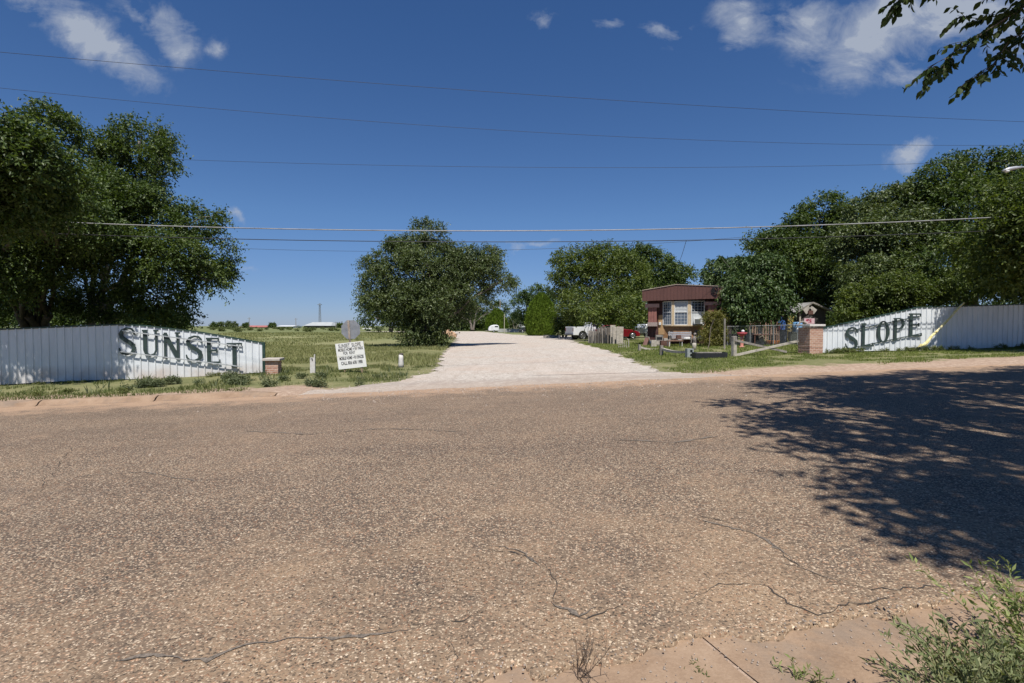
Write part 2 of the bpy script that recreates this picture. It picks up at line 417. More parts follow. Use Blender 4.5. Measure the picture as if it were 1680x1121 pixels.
def struct(o): o['kind'] = 'structure'; return o
def stuff(o): o['kind'] = 'stuff'; return o
def grid(name, xs, ys, zf, mat):
    xs = np.array(xs); ys = np.array(ys); nx, ny = len(xs), len(ys)
    V = np.array([(x, y, zf(x, y)) for y in ys for x in xs])
    i, j = np.meshgrid(np.arange(nx-1), np.arange(ny-1)); a = (j*nx+i).ravel()
    return npmesh(name, V, np.stack([a, a+1, a+nx+1, a+nx], 1), mat, smooth=True)
xs = list(np.arange(-40, 40.01, .5)); ext = [42, 45, 50, 57, 66, 80, 100, 130, 180, 260, 400, 650, 1100, 1900, 3500]
xs = [-e for e in ext[::-1]]+xs+ext
ys = [-900, -400, -200, -100, -60, -40, -25, -15]+list(np.arange(-10, 30, .25))+list(np.arange(30, 60, 1.))+[60, 62, 65, 68, 72, 76, 80, 84, 90, 100, 115, 135, 160, 200, 260, 350, 500, 750, 1200, 2000, 3800]
struct(grid('ground', xs, ys, gz, M_ground))

# road sheet with ragged near edge and a lip
def rag(x, s=0): return -.075*smooth((x-.06)/.03)*(1-smooth((x-.80)/.05))+.02*((x*4.3+math.sin(x*9)) % 1)*math.sin(x*2.1)+.045*math.sin(x*3.1+s)+.03*math.sin(x*7.7+1.3+s)+.022*math.sin(x*17+2+s)+.012*math.sin(x*41+s)+.03*(math.sin(x*1.3+s*2) > .3)
rx = sorted(list(np.arange(-60, -6, .5))+list(np.arange(-6, 8, .03))+list(np.arange(8, 60.1, .5)))
tt = [0, .004, .02, .06, .12, .25, .4, .55, .7, .85, .95, 1]
Vr = []; nT = len(tt)+1
for x in rx:
    a = near_edge(x)+rag(x); b = far_edge(x)+.05*math.sin(x*2.3)+.04*math.sin(x*5.9)
    if -5.5 > x: b = far_edge(x)-.02
    Vr.append((x, a-.004, terrain(x, a)-.01))
    for t in tt:
        y = a+(b-a)*t
        Vr.append((x, y, terrain(x, y)+.022+.05*math.sin(PI*t)+.003*math.sin(x*9+t*70)*(t < .1)))
Vr = np.array(Vr); i, j = np.meshgrid(np.arange(nT-1), np.arange(len(rx)-1)); a = (j*nT+i).ravel()
struct(npmesh('road', Vr, np.stack([a, a+nT, a+nT+1, a+1], 1), M_road, smooth=True))

# near gutter: concrete slabs with joints, and the kerb behind
def road_z(x, y):
    a = near_edge(x); b = far_edge(x); t = max(0, min(1, (y-a)/(b-a)))
    return terrain(x, y)+.022+.05*math.sin(PI*t)
jx = [-9.2, -6.2, -3.2, -.62, .98, 3.9, 6.9, 9.9]
mb = MB()
for k in range(len(jx)-1):
    x0, x1 = jx[k]+.009, jx[k+1]-.009
    n = 14
    prof = [(-.78, .115), (-.60, .12), (-.53, .10), (-.47, .012), (-.44, .0), (-.2, -.004), (.35, -.002)]
    base = len(mb.v)
    for q in range(n+1):
        x = x0+(x1-x0)*q/n
        for dy, dz in prof: xx = x+dy*-.33+.006*math.sin(dy*23+k)*(q in (0, n)); mb.v.append((xx, near_edge(xx)+dy, terrain(xx, near_edge(xx))+dz+.004))
    m_ = len(prof)
    for q in range(n):
        for w in range(m_-1): mb.f.append((base+q*m_+w, base+(q+1)*m_+w, base+(q+1)*m_+w+1, base+q*m_+w+1))
o = mb.build('gutter', M_conc, smooth=False); struct(o)
# far left kerb in poured lengths
mb = MB(); kj = [-5.95, -8.75, -11.35, -14.3, -17.3, -20.3, -23.3, -26.3, -29.3]
prof = [(.42, .03), (.40, .115), (.34, .135), (.17, .13), (.10, .10), (.04, .03), (-.02, .018), (-.24, .012), (-.26, -.03)]
for k in range(len(kj)-1):
    x1, x0 = kj[k]-.02, kj[k+1]+.02; n = 8; base = len(mb.v); m_ = len(prof)
    for q in range(n+1):
        x = x0+(x1-x0)*q/n; end = 1-.55*max(0, (q-n+2)/2) if k == 0 else 1
        for dy, dz in prof:
            y = far_edge(x)+dy; mb.v.append((x, y, terrain(x, y)+(dz-.02)*end+.025+.004*math.sin(x*5+dy*9)))
    for q in range(n):
        for w in range(m_-1): mb.f.append((base+q*m_+w, base+q*m_+w+1, base+(q+1)*m_+w+1, base+(q+1)*m_+w))
    mb.f.append(tuple(base+w for w in range(m_))); mb.f.append(tuple(base+n*m_+w for w in range(m_))[::-1])
struct(mb.build('kerb', M_conc, smooth=False))

# gravel drive
dk = [(13.35, -5.6, 7.6), (13.9, -5.0, 6.3), (14.6, -4.3, 5.5), (16, -3.4, 4.9), (18, -3.0, 4.75), (20, -2.9, 4.9), (25, -3.5, 5.25), (30, -4.1, 5.5), (37, -4.7, 5.5), (45, -5.3, 5.6), (55, -6.0, 6.4),
      (66, -7.2, 8.5), (76, -8.5, 9.5), (84, -9.5, 3.5), (95, -12, 0), (110, -18, -2), (128, -30, -5.5), (140, -44, -9)]
def di(y, k):
    for a, b in zip(dk, dk[1:]):
        if y <= b[0]: t = (y-a[0])/(b[0]-a[0]); return a[k]+(b[k]-a[k])*t
    return dk[-1][k]
yy = list(np.arange(13.42, 16, .06))+list(np.arange(16, 30, .12))+list(np.arange(30, 60, .4))+list(np.arange(60, 140, 1.5))
V = []; nc = 41
for y in yy:
    w = .22 if y < 45 else .5
    l = di(y, 1)+w*(math.sin(y*2.1)+.7*math.sin(y*5.3+1)+.4*math.sin(y*13))*.6; r_ = di(y, 2)+w*(math.sin(y*1.7+2)+.7*math.sin(y*4.9)+.4*math.sin(y*11))*.6
    for q in range(nc):
        x = l+(r_-l)*q/(nc-1); fe_ = far_edge(x)-.1; ys_ = fe_+(16.06-fe_)*(y-13.42)/2.58 if y < 16 else y
        zz_ = gz(x, ys_)+.014+.012*math.sin(q/(nc-1)*PI)+(.045 if y < 14 else .045-.03*min(1, (y-14)/2)); t_ = min(1, (y-13.42)/.6); V.append((x, ys_, terrain(x, ys_)+.012+(zz_-terrain(x, ys_)-.012)*smooth(t_) if y < 14.1 else zz_))
V = np.array(V); i, j = np.meshgrid(np.arange(nc-1), np.arange(len(yy)-1)); a = (j*nc+i).ravel()
struct(npmesh('driveway', V, np.stack([a, a+1, a+nc+1, a+nc], 1), M_gravel, smooth=True))
def surf(x, y):
    z = gz(x, y)
    if 13.6 < y < 130 and di(y, 1) < x < di(y, 2): z += .03
    return z

# cracks in the road, drawn as thin torn ribbons of dark fill
def crack(mb, pix, w=.012, seed=0, step=.035, zf=None):
    zf = zf or road_z
    rr = random.Random(seed); P = [gp(*p) for p in pix]; pts = []
    for a, b in zip(P, P[1:]):
        n = max(2, int((b-a).length/step))
        for k in range(n): pts.append(a.lerp(b, k/n))
    pts.append(P[-1]); base = len(mb.v); nn = len(pts); ph = rr.uniform(0, 9); off = 0
    for k, p in enumerate(pts):
        d = pts[min(k+1, nn-1)]-pts[max(0, k-1)]; d.z = 0; d.normalize(); s = Vector((-d.y, d.x, 0))
        off = off*.8+rr.gauss(0, .011)
        ww = w*CW*(.3+1.2*abs(math.sin(k*.23+ph))*rr.uniform(.2, 1.6)*(1 if math.sin(k*.11+ph*2)+math.sin(k*.31+ph) > -.7 else .15))*min(1, k/4+.05, (nn-1-k)/4+.05)
        for sg in (-1, 1):
            q = p+s*(off+sg*ww); mb.v.append((q.x, q.y, zf(q.x, q.y)+.005))
    for k in range(nn-1): mb.f.append((base+2*k, base+2*k+1, base+2*k+3, base+2*k+2))
CW = .3
M_tar = pm('tar_fill', (.17, .14, .112), .9, .6, 60)
M_crk = pm('crack_dark', (.06, .05, .042), .95, .3, 40)
mb = MB()
crack(mb, [(1140, 862), (1200, 880), (1262, 905), (1300, 935), (1345, 960), (1400, 970), (1470, 974), (1520, 966), (1600, 966)], .012, 1)
crack(mb, [(1080, 1004), (1130, 990), (1180, 974), (1260, 975), (1290, 1000), (1340, 1017), (1390, 1004), (1480, 996)], .010, 2)
crack(mb, [(600, 1052), (690, 1044), (760, 1042), (790, 1020)], .010, 3)
crack(mb, [(750, 1108), (746, 1060), (770, 1040)], .008, 4)
crack(mb, [(780, 915), (840, 926), (880, 948), (905, 975), (910, 1010)], .009, 5)
crack(mb, [(920, 1018), (960, 1025), (1010, 1005), (1090, 1003)], .008, 6)
crack(mb, [(120, 745), (100, 775), (60, 830)], .008, 7)
struct(mb.build('road_cracks', M_crk))
mb = MB(); gzf = lambda x, y: terrain(x, y)+.003
crack(mb, [(1500, 1022), (1560, 1060), (1600, 1075), (1640, 1100)], .012, 21, zf=gzf)
crack(mb, [(1240, 1062), (1290, 1085), (1330, 1100)], .007, 22, zf=gzf)
crack(mb, [(1400, 1030), (1470, 1048), (1500, 1090)], .007, 23, zf=gzf)
struct(mb.build('gutter_cracks', M_crk))
mb = MB()
CW = .3
crack(mb, [(1150, 870), (1230, 893), (1270, 915), (1310, 945)], .035, 11)
crack(mb, [(180, 1104), (260, 1090), (340, 1100), (390, 1080), (470, 1070), (560, 1060), (680, 1048)], .035, 12)
crack(mb, [(790, 912), (850, 924), (890, 950)], .035, 13)
crack(mb, [(905, 1005), (950, 1022), (985, 1012)], .04, 14)
crack(mb, [(1280, 943), (1370, 966), (1400, 968)], .03, 15)
crack(mb, [(400, 720), (500, 726), (640, 716), (760, 722)], .05, 16)
crack(mb, [(1000, 735), (1100, 742), (1180, 730)], .06, 17)
crack(mb, [(120, 800), (240, 790), (330, 810)], .03, 18)
struct(mb.build('tar_patches', M_tar))

rs = random.Random(15); mb = MB()
for k in range(3400):
    if k >= 2600: x = rs.uniform(-1, 4); y = near_edge(x)+abs(rs.gauss(0, .16))*rs.choice((-1, -1, .4)); z = terrain(x, y)+(.004 if y < near_edge(x)-.03 else .026)
    elif k < 1500: x = rs.gauss(.5, 3.2); y = far_edge(x)-abs(rs.gauss(0, .5+.5*math.sin(x*1.7)**2))*rs.choice((1, 1, 2))+rs.uniform(-.1, .25); z = road_z(x, min(y, far_edge(x)))+(.01 if y > far_edge(x) else 0)
    else:
        y = 13.6+22*rs.random()**1.6; x = di(y, rs.choice((1, 2)))+rs.gauss(0, .35); z = gz(x, y)+.02
    r_ = (.007+.022*rs.random()**2.5)*(1 if k < 1500 else 1.3) if k < 2600 else rs.uniform(.002, .009); a_ = rs.uniform(0, 3)
    mb.add([(x+r_*math.cos(a_), y+r_*math.sin(a_), z), (x-r_*math.sin(a_)*.8, y+r_*math.cos(a_)*.8, z), (x-r_*math.cos(a_), y-r_*math.sin(a_), z), (x+r_*math.sin(a_)*.7, y-r_*math.cos(a_)*.7, z), (x+rs.uniform(-.3, .3)*r_, y, z+r_*.9)], [(0, 1, 4), (1, 2, 4), (2, 3, 4), (3, 0, 4)])
o = mb.build('loose_stones', pm('loose_stone', (.35, .29, .24), .9, .4, 9)); stuff(o)

# ================================================================== FENCES WITH SIGN LETTERS
M_white = None
def white_metal():
    m, nt, out = newmat('white_ribbed_metal')
    tc = N(nt, 'ShaderNodeTexCoord'); v = tc.outputs['Object']
    mp = N(nt, 'ShaderNodeMapping'); mp.inputs['Scale'].default_value = (1, 1, .15); nt.links.new(v, mp.inputs[0])
    n1 = noise(nt, mp.outputs[0], 5, 6, .7); n2 = noise(nt, v, 1.2, 5, .6)
    c = ramp(nt, n1, [(.3, (.55, .575, .59)), (.55, (.65, .675, .69)), (.75, (.69, .71, .725))]).outputs[0]
    g = N(nt, 'ShaderNodeSeparateXYZ'); nt.links.new(v, g.inputs[0])
    low = mth(nt, 'SUBTRACT', 1.0, mth(nt, 'DIVIDE', g.outputs[2], .28), clamp=True)
    dm = mth(nt, 'MULTIPLY', low, ramp(nt, n2, [(.35, .15), (.65, 1)]).outputs[0])
    c = mixc(nt, mth(nt, 'MULTIPLY', dm, .6), c, (.42, .31, .24))
    bsdf(nt, out, c, .42, 0, .4, n2, .12, .01)
    return m
M_white = white_metal()
M_green = pm('dark_green_paint', (.022, .055, .042), .5, .25, 5, dirt=(.06, .07, .06))
M_greenblk = pm('letter_green_paint', (.035, .055, .05), .5, .25, 8)
M_rail = pm('rail_steel', (.55, .56, .57), .5, .15, 9)
GLYPH = {
 'S': [([(.62,.74),(.60,.86),(.50,.955),(.33,.975),(.16,.91),(.085,.78),(.12,.655),(.25,.56),(.42,.465),(.555,.36),(.585,.22),(.51,.09),(.33,.03),(.14,.06),(.05,.15),(.02,.27)],
        [.035,.06,.07,.075,.11,.15,.17,.175,.175,.17,.14,.10,.075,.07,.065,.035])],
 'U': [([(.09,1),(.09,.25),(.14,.10),(.30,.035),(.46,.10),(.53,.25),(.53,1)], [.15,.15,.13,.09,.07,.06,.06]), ([(-.02,.985),(.20,.985)],[.07,.07]), ([(.43,.985),(.63,.985)],[.07,.07])],
 'N': [([(.07,.0),(.07,1)],[.075,.075]), ([(.06,.97),(.54,.04)],[.17,.17]), ([(.55,.0),(.55,1)],[.075,.075]), ([(-.03,.02),(.17,.02)],[.065,.065]), ([(.45,.98),(.65,.98)],[.065,.065])],
 'E': [([(.10,0),(.10,1)],[.16,.16]), ([(-.02,.975),(.55,.975)],[.07,.07]), ([(-.02,.025),(.60,.025)],[.07,.07]), ([(.10,.50),(.46,.50)],[.075,.075]), ([(.55,.99),(.55,.86)],[.05,.03]), ([(.60,.01),(.60,.14)],[.05,.03]), ([(.46,.42),(.46,.58)],[.05,.05])],
 'T': [([(.30,0),(.30,1)],[.16,.16]), ([(-.02,.965),(.62,.965)],[.07,.07]), ([(.0,.99),(.0,.85)],[.05,.03]), ([(.61,.99),(.61,.85)],[.05,.03]), ([(.17,.02),(.43,.02)],[.065,.065])],
 'L': [([(.10,0),(.10,1)],[.15,.15]), ([(-.01,.98),(.22,.98)],[.07,.07]), ([(-.01,.025),(.55,.025)],[.07,.07]), ([(.55,.01),(.55,.15)],[.05,.03])],
 'O': [([(.27+.2*math.cos(a), .5+.455*math.sin(a)) for a in [i*2*PI/28 for i in range(29)]], [.05+.12*abs(math.cos(i*2*PI/28))**1.5 for i in range(29)])],
 'P': [([(.10,0),(.10,1)],[.15,.15]), ([(-.01,.975),(.30,.975),(.45,.93),(.52,.76),(.45,.58),(.30,.52),(.10,.52)],[.05,.06,.10,.14,.10,.06,.05]), ([(-.01,.02),(.22,.02)],[.065,.065])],
}
class Wall:
    def __init__(s, a, b):
        s.a = Vector((a.x, a.y, 0)); s.b = Vector((b.x, b.y, 0)); s.d = (s.b-s.a).normalized(); s.n = Vector((s.d.y, -s.d.x, 0))
        s.M = Matrix.Translation(s.a) @ Matrix.Rotation(math.atan2(s.d.y, s.d.x), 4, 'Z')
    def hit(s, px, py):
        r_ = ray(px, py); den = r_.dot(s.n); t = (s.a-Vector((0, 0, CAMZ))).dot(s.n)/den
        p = Vector((0, 0, CAMZ))+r_*t; return ((p-s.a).dot(s.d), p.z)
def ribbon(mb, pts, wid, x0, z0, h, sx, y0, th):
    n = len(pts); P = [Vector((x0+p[0]*h*sx, z0+p[1]*h)) for p in pts]; L = []; Rr = []
    closed = (P[0]-P[-1]).length < 1e-4
    for i in range(n):
        a = P[(i-1) % (n-1)] if closed else P[max(i-1, 0)]; b = P[(i+1) % (n-1)] if closed else P[min(i+1, n-1)]
        if closed and i in (0, n-1): a = P[n-2]; b = P[1]
        d = (b-a).normalized(); s = Vector((-d.y, d.x)); w = wid[i]*h*.5*(.84 if wid[i] > .1 else 1)
        L.append(P[i]+s*w); Rr.append(P[i]-s*w)
    vs = [(p.x, y0, p.y) for p in L]+[(p.x, y0, p.y) for p in Rr]+[(p.x, y0+th, p.y) for p in L]+[(p.x, y0+th, p.y) for p in Rr]
    fs = []
    for i in range(n-1):
        fs += [(i, i+1, n+i+1, n+i), (2*n+i, 3*n+i, 3*n+i+1, 2*n+i+1), (i, 2*n+i, 2*n+i+1, i+1), (n+i, n+i+1, 3*n+i+1, 3*n+i)]
    if not closed: fs += [(0, n, 3*n, 2*n), (n-1, 3*n-1, 4*n-1, 2*n-1)[::1]]
    mb.add(vs, fs)
def sign_fence(W, L, top, label, letters, rails, ends, seed):
    """local frame: x along fence, -y faces the road, z up from world 0"""
    root = thing('sign_fence', label, 'fence', W.a, math.atan2(W.d.y, W.d.x))
    s0, s1 = L
    def tz(s):
        for a, b in zip(top, top[1:]):
            if s <= b[0]: return a[1]+(b[1]-a[1])*(s-a[0])/(b[0]-a[0])
        return top[-1][1]
    def bz(s):
        p = W.a+W.d*s; return gz(p.x, p.y)
    rr = random.Random(seed)
    prof = []; s = s0; pitch = .2235
    while s < s1:
        for ds, dy in ((0, 0), (.160, 0), (.176, -.034), (.200, -.034), (.2155, 0)):
            if s+ds <= s1: prof.append((s+ds, dy))
        s += pitch
    prof.append((s1, 0))
    mb = MB(); n = len(prof)
    for s, dy in prof: mb.v.append((s, dy+.004*math.sin(s*1.7), bz(s)+.03+.025*math.sin(s*.9)))
    for s, dy in prof: mb.v.append((s, dy+.004*math.sin(s*1.7), tz(s)))
    for s, dy in prof: mb.v.append((s, dy+.003+.004*math.sin(s*1.7), tz(s)))
    mb.f = [(i, i+1, n+i+1, n+i) for i in range(n-1)]
    o = mb.build('ribbed_panel', M_white, root)
    so = o.modifiers.new('thick', 'SOLIDIFY'); so.thickness = .003; so.offset = 1
    # green cap along the top, swept
    mb = MB(); ks = [k for k in top]; base = 0
    for (a, za), (b, zb) in zip(ks, ks[1:]):
        mb.bar((a, .012, za+.012), (b, .012, zb+.012), .085, .05)
    mb.build('cap_trim', M_green, root)
    for e in ends:
        mb = MB(); mb.box((e, .0, (bz(e)+tz(e))/2+.02), (.09, .11, tz(e)-bz(e)+.06)); mb.build('end_trim', M_green, root)
    # posts behind
    s = s0+.3
    while s < s1:
        mb = MB(); mb.box((s, .09, (bz(s)+tz(s))/2-.05), (.07, .07, tz(s)-bz(s)-.05)); mb.build('post', M_rail, root); s += 2.6
    for (pa, pb_) in rails:
        a = W.hit(*pa); b = W.hit(*pb_)
        mb = MB(); yr = -.112 if seed == 1 else -.055; mb.bar((a[0], yr, a[1]), (b[0], yr, b[1]), .03, .035)
        nb = int((b[0]-a[0])/1.1)
        for k in range(nb+1):
            t = (k+.3)/(nb+.6); x = a[0]+(b[0]-a[0])*t; z = a[1]+(b[1]-a[1])*t
            mb.bar((x, yr+.017, z), (x, -.005, z), .03, .03, Vector((0, 0, 1)))
        mb.build('rail', pm('rail_grey', (.42, .44, .45), .6, .3, 9) if seed == 1 else M_greenblk, root)
    for ch, xl, xr, yt, yb in letters:
        a = W.hit(xl, (yt+yb)/2); b = W.hit(xr, (yt+yb)/2); zt = W.hit((xl+xr)/2, yt)[1]; zb = W.hit((xl+xr)/2, yb)[1]
        h = zt-zb; wd = b[0]-a[0]; mb = MB()
        gw = {'S': .66, 'U': .64, 'N': .66, 'E': .64, 'T': .66, 'L': .58, 'O': .54, 'P': .6}[ch]
        for q, (pts, wid) in enumerate(GLYPH[ch]):
            ribbon(mb, pts, wid, a[0]+.02, zb, h, wd/(gw*h), -.082-.003*q, .022+.002*q)
        mb.build('letter', M_greenblk, root)
    return root
WL = Wall(gp(0, 633), gp(435, 613)); 
def wtop(W, pts, s0=None, s1=None):
    t = [W.hit(*p) for p in pts]
    if s0 is not None: t = [(s0, t[0][1]+(s0-t[0][0])*(t[1][1]-t[0][1])/(t[1][0]-t[0][0]))]+t
    if s1 is not None: t = t+[(s1, t[-1][1]+(s1-t[-1][0])*(t[-1][1]-t[-2][1])/(t[-1][0]-t[-2][0]))]
    return t
topL = wtop(WL, [(0, 541), (190, 533.5), (235, 535), (330, 546), (434, 564)], s0=-12)
sL = sign_fence(WL, (-12, WL.hit(434, 590)[0]), topL, 'white ribbed metal entrance fence carrying the dark green letters SUNSET',
    [('S', 195, 223, 537.7, 582.6), ('U', 234.5, 261, 542, 585), ('N', 268, 296.5, 545.7, 587.5), ('S', 304.6, 332.7, 551, 593), ('E', 339, 362, 554.6, 595.5), ('T', 373, 398, 562.6, 602)],
    [((203, 542.5), (398, 568.5)), ((197, 576.5), (398, 601.5))], [WL.hit(434, 590)[0]-.02], 1)
WR = Wall(gp(1341, 580.5), gp(1680, 571)); 
topR = wtop(WR, [(1341, 541), (1420, 524), (1507, 505), (1600, 502.5), (1680, 500)], s1=30)
sR = sign_fence(WR, (0, 30), topR, 'white ribbed metal entrance fence carrying the dark green letters SLOPE',
    [('S', 1384, 1405, 537, 573.5), ('L', 1410.5, 1430, 531, 568), ('O', 1436, 1456.5, 526, 562.6), ('P', 1463, 1481.5, 522, 558.5), ('E', 1488.5, 1509.7, 514.7, 551.6)],
    [((1386, 544.5), (1509, 518.5)), ((1386, 573), (1509, 547.5))], [], 2)
# yellow pole leaning on the right fence
a = gp(1506, 577); b = at(1566, 497, 21.9); b.y = WR.a.y+(WR.b.y-WR.a.y)*((b.x-WR.a.x)/(WR.b.x-WR.a.x))-.06
o = thing('leaning_pole', 'pale yellow timber pole leaning against the SLOPE fence', 'pole', a)
rr = random.Random(3); pts = [a.lerp(b, t/10)-a+Vector((rr.uniform(-.02, .02), 0, rr.uniform(-.02, .02))) for t in range(11)]
pts[0].z -= .02
MB().tube(pts, [.085, .08, .06, .05, .05, .045, .045, .04, .045, .04, .03], 8).build('shaft', pm('yellow_weathered', (.74, .64, .28), .8, .25, 14, dirt=(.78, .75, .6)), o)
mb = MB(); mb.tube([pts[0], pts[0]+Vector((.35, .02, .35))], [.05, .03], 7).tube([pts[0]+Vector((-.1, 0, 0)), pts[1]+Vector((-.06, 0, .1))], [.04, .03], 7)
mb.build('split_base', pm('yellow_weathered', (.55, .47, .20)), o)

# ================================================================== BRICK PILLARS
def brick_material():
    m, nt, out = newmat('red_brick')
    tc = N(nt, 'ShaderNodeTexCoord'); v = tc.outputs['Object']
    sx = N(nt, 'ShaderNodeSeparateXYZ'); nt.links.new(v, sx.inputs[0])
    cb = N(nt, 'ShaderNodeCombineXYZ')
    nt.links.new(mth(nt, 'ADD', sx.outputs[0], sx.outputs[1]), cb.inputs[0]); nt.links.new(sx.outputs[2], cb.inputs[1])
    b = N(nt, 'ShaderNodeTexBrick'); nt.links.new(cb.outputs[0], b.inputs['Vector'])
    b.inputs['Scale'].default_value = 1; b.inputs['Brick Width'].default_value = .2; b.inputs['Row Height'].default_value = .075
    b.inputs['Mortar Size'].default_value = .008; b.inputs['Color1'].default_value = (.30, .12, .075, 1)
    b.inputs['Color2'].default_value = (.46, .27, .19, 1); b.inputs['Mortar'].default_value = (.55, .47, .40, 1); b.inputs['Bias'].default_value = -.1
    n = noise(nt, v, 14, 5, .7); c = mixc(nt, mth(nt, 'MULTIPLY', n, .5), b.outputs[0], (.52, .38, .30))
    bsdf(nt, out, c, .9, 0, .2, mth(nt, 'SUBTRACT', n, b.outputs['Fac']), .6, .01)
    return m
M_brick = brick_material(); M_cap = pm('cap_stone', (.50, .45, .40), .85, .2, 10)
def brick_pillar(base, w, h, rz, label, capw=.1, capm=None):
    o = thing('brick_pillar', label, 'pillar', base, rz)
    mb = MB(); nz = int(h/.075)
    for k in range(nz):
        j = random.uniform(-.002, .002); mb.box((j, j, -.1+.075*k+.0375+.1), (w-.004*(k % 2), w-.004*(k % 2), .0745))
    mb.build('brick_shaft', M_brick, o)
    MB().box((0, 0, h+.045), (w+capw, w+capw, .085)).build('cap', capm or M_cap, o, bevel=.01)
    return o
b0 = gp(449, 614); brick_pillar(b0-Vector((0, 0, .03)), .43, .53, R(8), 'short red brick pillar with grey cap beside the SUNSET fence', .17)
b1 = gp(1329, 582); brick_pillar(gp(1335, 581)-Vector((0, 0, .03))+Vector((0, .25, 0)), .64, 1.17, R(12), 'tall red brick pillar with white cap at the SLOPE fence end', .12, pm('white_cap', (.68, .64, .60), .8, .12, 12))

# ================================================================== SIGNS ON THE LEFT VERGE
M_zinc = pm('zinc_back', (.30, .31, .33), .5, .12, 7, metal=.3)
M_rust = pm('rusty_steel', (.20, .10, .06), .9, .35, 14, dirt=(.4, .38, .34))
p = gp(577, 603); o = thing('stop_sign', 'grey back of an octagonal stop sign behind the white rental board', 'road sign', p)
Y = p.y; c = at(575, 541, Y)-p; r8 = 15.5/FPX*Y/math.cos(PI/8)*.99
poly = [(c.x+r8*math.cos(PI/8+k*PI/4), c.z+r8*math.sin(PI/8+k*PI/4)) for k in range(8)]
MB().prism(poly, .03, .034).build('plate', M_zinc, o)
mb = MB(); t0 = at(572.5, 526, Y)-p; t1 = at(578, 603, Y)-p
for dx in (-.028, .028):
    mb.bar(t0+Vector((dx-.03, .0, 0)), t1+Vector((dx*.6, .0, -.2)), .022, .05, Vector((0, 1, 0)))
mb.bar(t0+Vector((0-.03, .018, 0)), t1+Vector((0, .018, -.2)), .06, .008, Vector((0, 1, 0)))
mb.build('post', pm('u_post', (.46, .40, .34), .6, .3, 9, dirt=(.24, .11, .06)), o)
MB().lathe((t0.x+.02, -.01, c.z+.2), [(.014, -.01), (.014, .01)], 8).build('bolt', M_zinc, o)

p = gp(577, 610); Y = p.y-.25; o = thing('rental_sign', 'white plywood board hand lettered with mobile home park rental notice', 'sign', (p.x, Y, surf(p.x, Y)))
org = Vector(o.location)
q = [at(*k, Y)-org for k in ((550, 564.5), (596, 559.5), (601.5, 601.5), (556, 606.5))]
xa = (q[1]-q[0]).normalized(); za = (q[0]-q[3]); W_ = (q[1]-q[0]).length; H_ = za.length; za.normalize()
M_board = pm('white_board', (.80, .80, .77), .6, .07, 5, dirt=(.66, .63, .56))
mid = q[0].lerp(q[1], .5).lerp(q[3].lerp(q[2], .5), .56)
mb = MB(); cc = (q[0]+q[1]+q[2]+q[3])/4
def bp(u, v, d=0): return q[3]+xa*(u*W_)+za*(v*H_)+Vector((0, -1, 0))*d
def slab(mb, u0, v0, u1, v1, d0, d1):
    vs = [bp(u0, v0, d0), bp(u1, v0, d0), bp(u1, v1, d0), bp(u0, v1, d0), bp(u0, v0, d1), bp(u1, v0, d1), bp(u1, v1, d1), bp(u0, v1, d1)]
    mb.add(vs, [(3,2,1,0),(4,5,6,7),(0,1,5,4),(1,2,6,5),(2,3,7,6),(3,0,4,7)])
slab(mb, 0, .495, 1, 1, 0, .02); mb.build('upper_board', M_board, o)
mb = MB(); slab(mb, 0, 0, 1, .487, 0, .017); mb.build('lower_board', M_board, o)
mb = MB()
for u in (.2, .8): mb.bar(bp(u, .95, -.03), bp(u, -.3, -.03), .06, .05, Vector((0, 1, 0)))
mb.build('stakes', pm('stake_wood', (.3, .22, .15), .9, .3, 9), o)
M_ink = pm('sign_ink', (.02, .022, .03), .7, .1, 9)
def text_mesh(s, size, mat, name, parent, place, squeeze=1.0, depth=.002, bold=0.0):
    cu = bpy.data.curves.new('txt', 'FONT'); cu.body = s; cu.size = size; cu.extrude = depth; cu.align_x = 'CENTER'; cu.align_y = 'CENTER'; cu.offset = bold
    cu.resolution_u = 3
    t = bpy.data.objects.new('txt', cu); col.objects.link(t)
    me = bpy.data.meshes.new_from_object(t.evaluated_get(bpy.context.evaluated_depsgraph_get()))
    bpy.data.objects.remove(t); me.materials.clear(); me.materials.append(mat)
    for v in me.vertices: v.co = place(v.co.x*squeeze, v.co.y, v.co.z)
    me.update(); return link(name, me, parent)
for s, u, v, sz, sq, bo in (('SUNSET  SLOPE', .50, .885, .19, .72, .001), ('MOBILE HOME + RV PARK', .52, .735, .155, .58, .0015), ('FOR  RENT', .45, .595, .15, .68, .001), ('MOBILE HOME + RV SPACES', .51, .405, .150, .54, .002), ('CALL 806 638 1988', .5, .215, .165, .66, .0015)):
    off = bp(u, v, .0235)
    text_mesh(s, sz*1.0, M_ink, 'lettering', o, lambda x, y, z, off=off: off+xa*x+za*y+Vector((0, -1, 0))*z, sq*W_/1.17, .002, bo)

# short white posts
M_wpost = pm('white_post_paint', (.62, .60, .57), .8, .2, 16, dirt=(.42, .36, .30))
p = gp(513, 612); o = thing('marker_post', 'short square white post with split top near the SUNSET fence', 'post', p, R(12))
h = (612-587)/FPX*p.y; MB().box((0, 0, h/2-.05), (.17, .1, h+.1)).build('post_block', M_wpost, o, bevel=.008)
MB().box((.075, .0, h*.5+.06), (.035, .13, h+.12)).build('side_board', M_wpost, o)
MB().box((.0, -.055, h*.88), (.03, .006, .09)).box((-.035, -.055, h*.88+.035), (.05, .006, .02)).build('number_mark', M_ink, o)
p = gp(658, 603); o = thing('marker_post', 'short rounded white post with dark top at the drive corner', 'post', p)
h = 23/FPX*p.y; MB().lathe((0, 0, -.05), [(.12, 0), (.115, .2), (.10, h*.7), (.09, h)], 12).build('post_shaft', M_wpost, o, True)
MB().lathe((0.01, 0, h-.045), [(.095, 0), (.10, .04), (.06, .06)], 12).build('post_top', pm('dark_wood', (.10, .085, .07), .9, .3, 12), o)

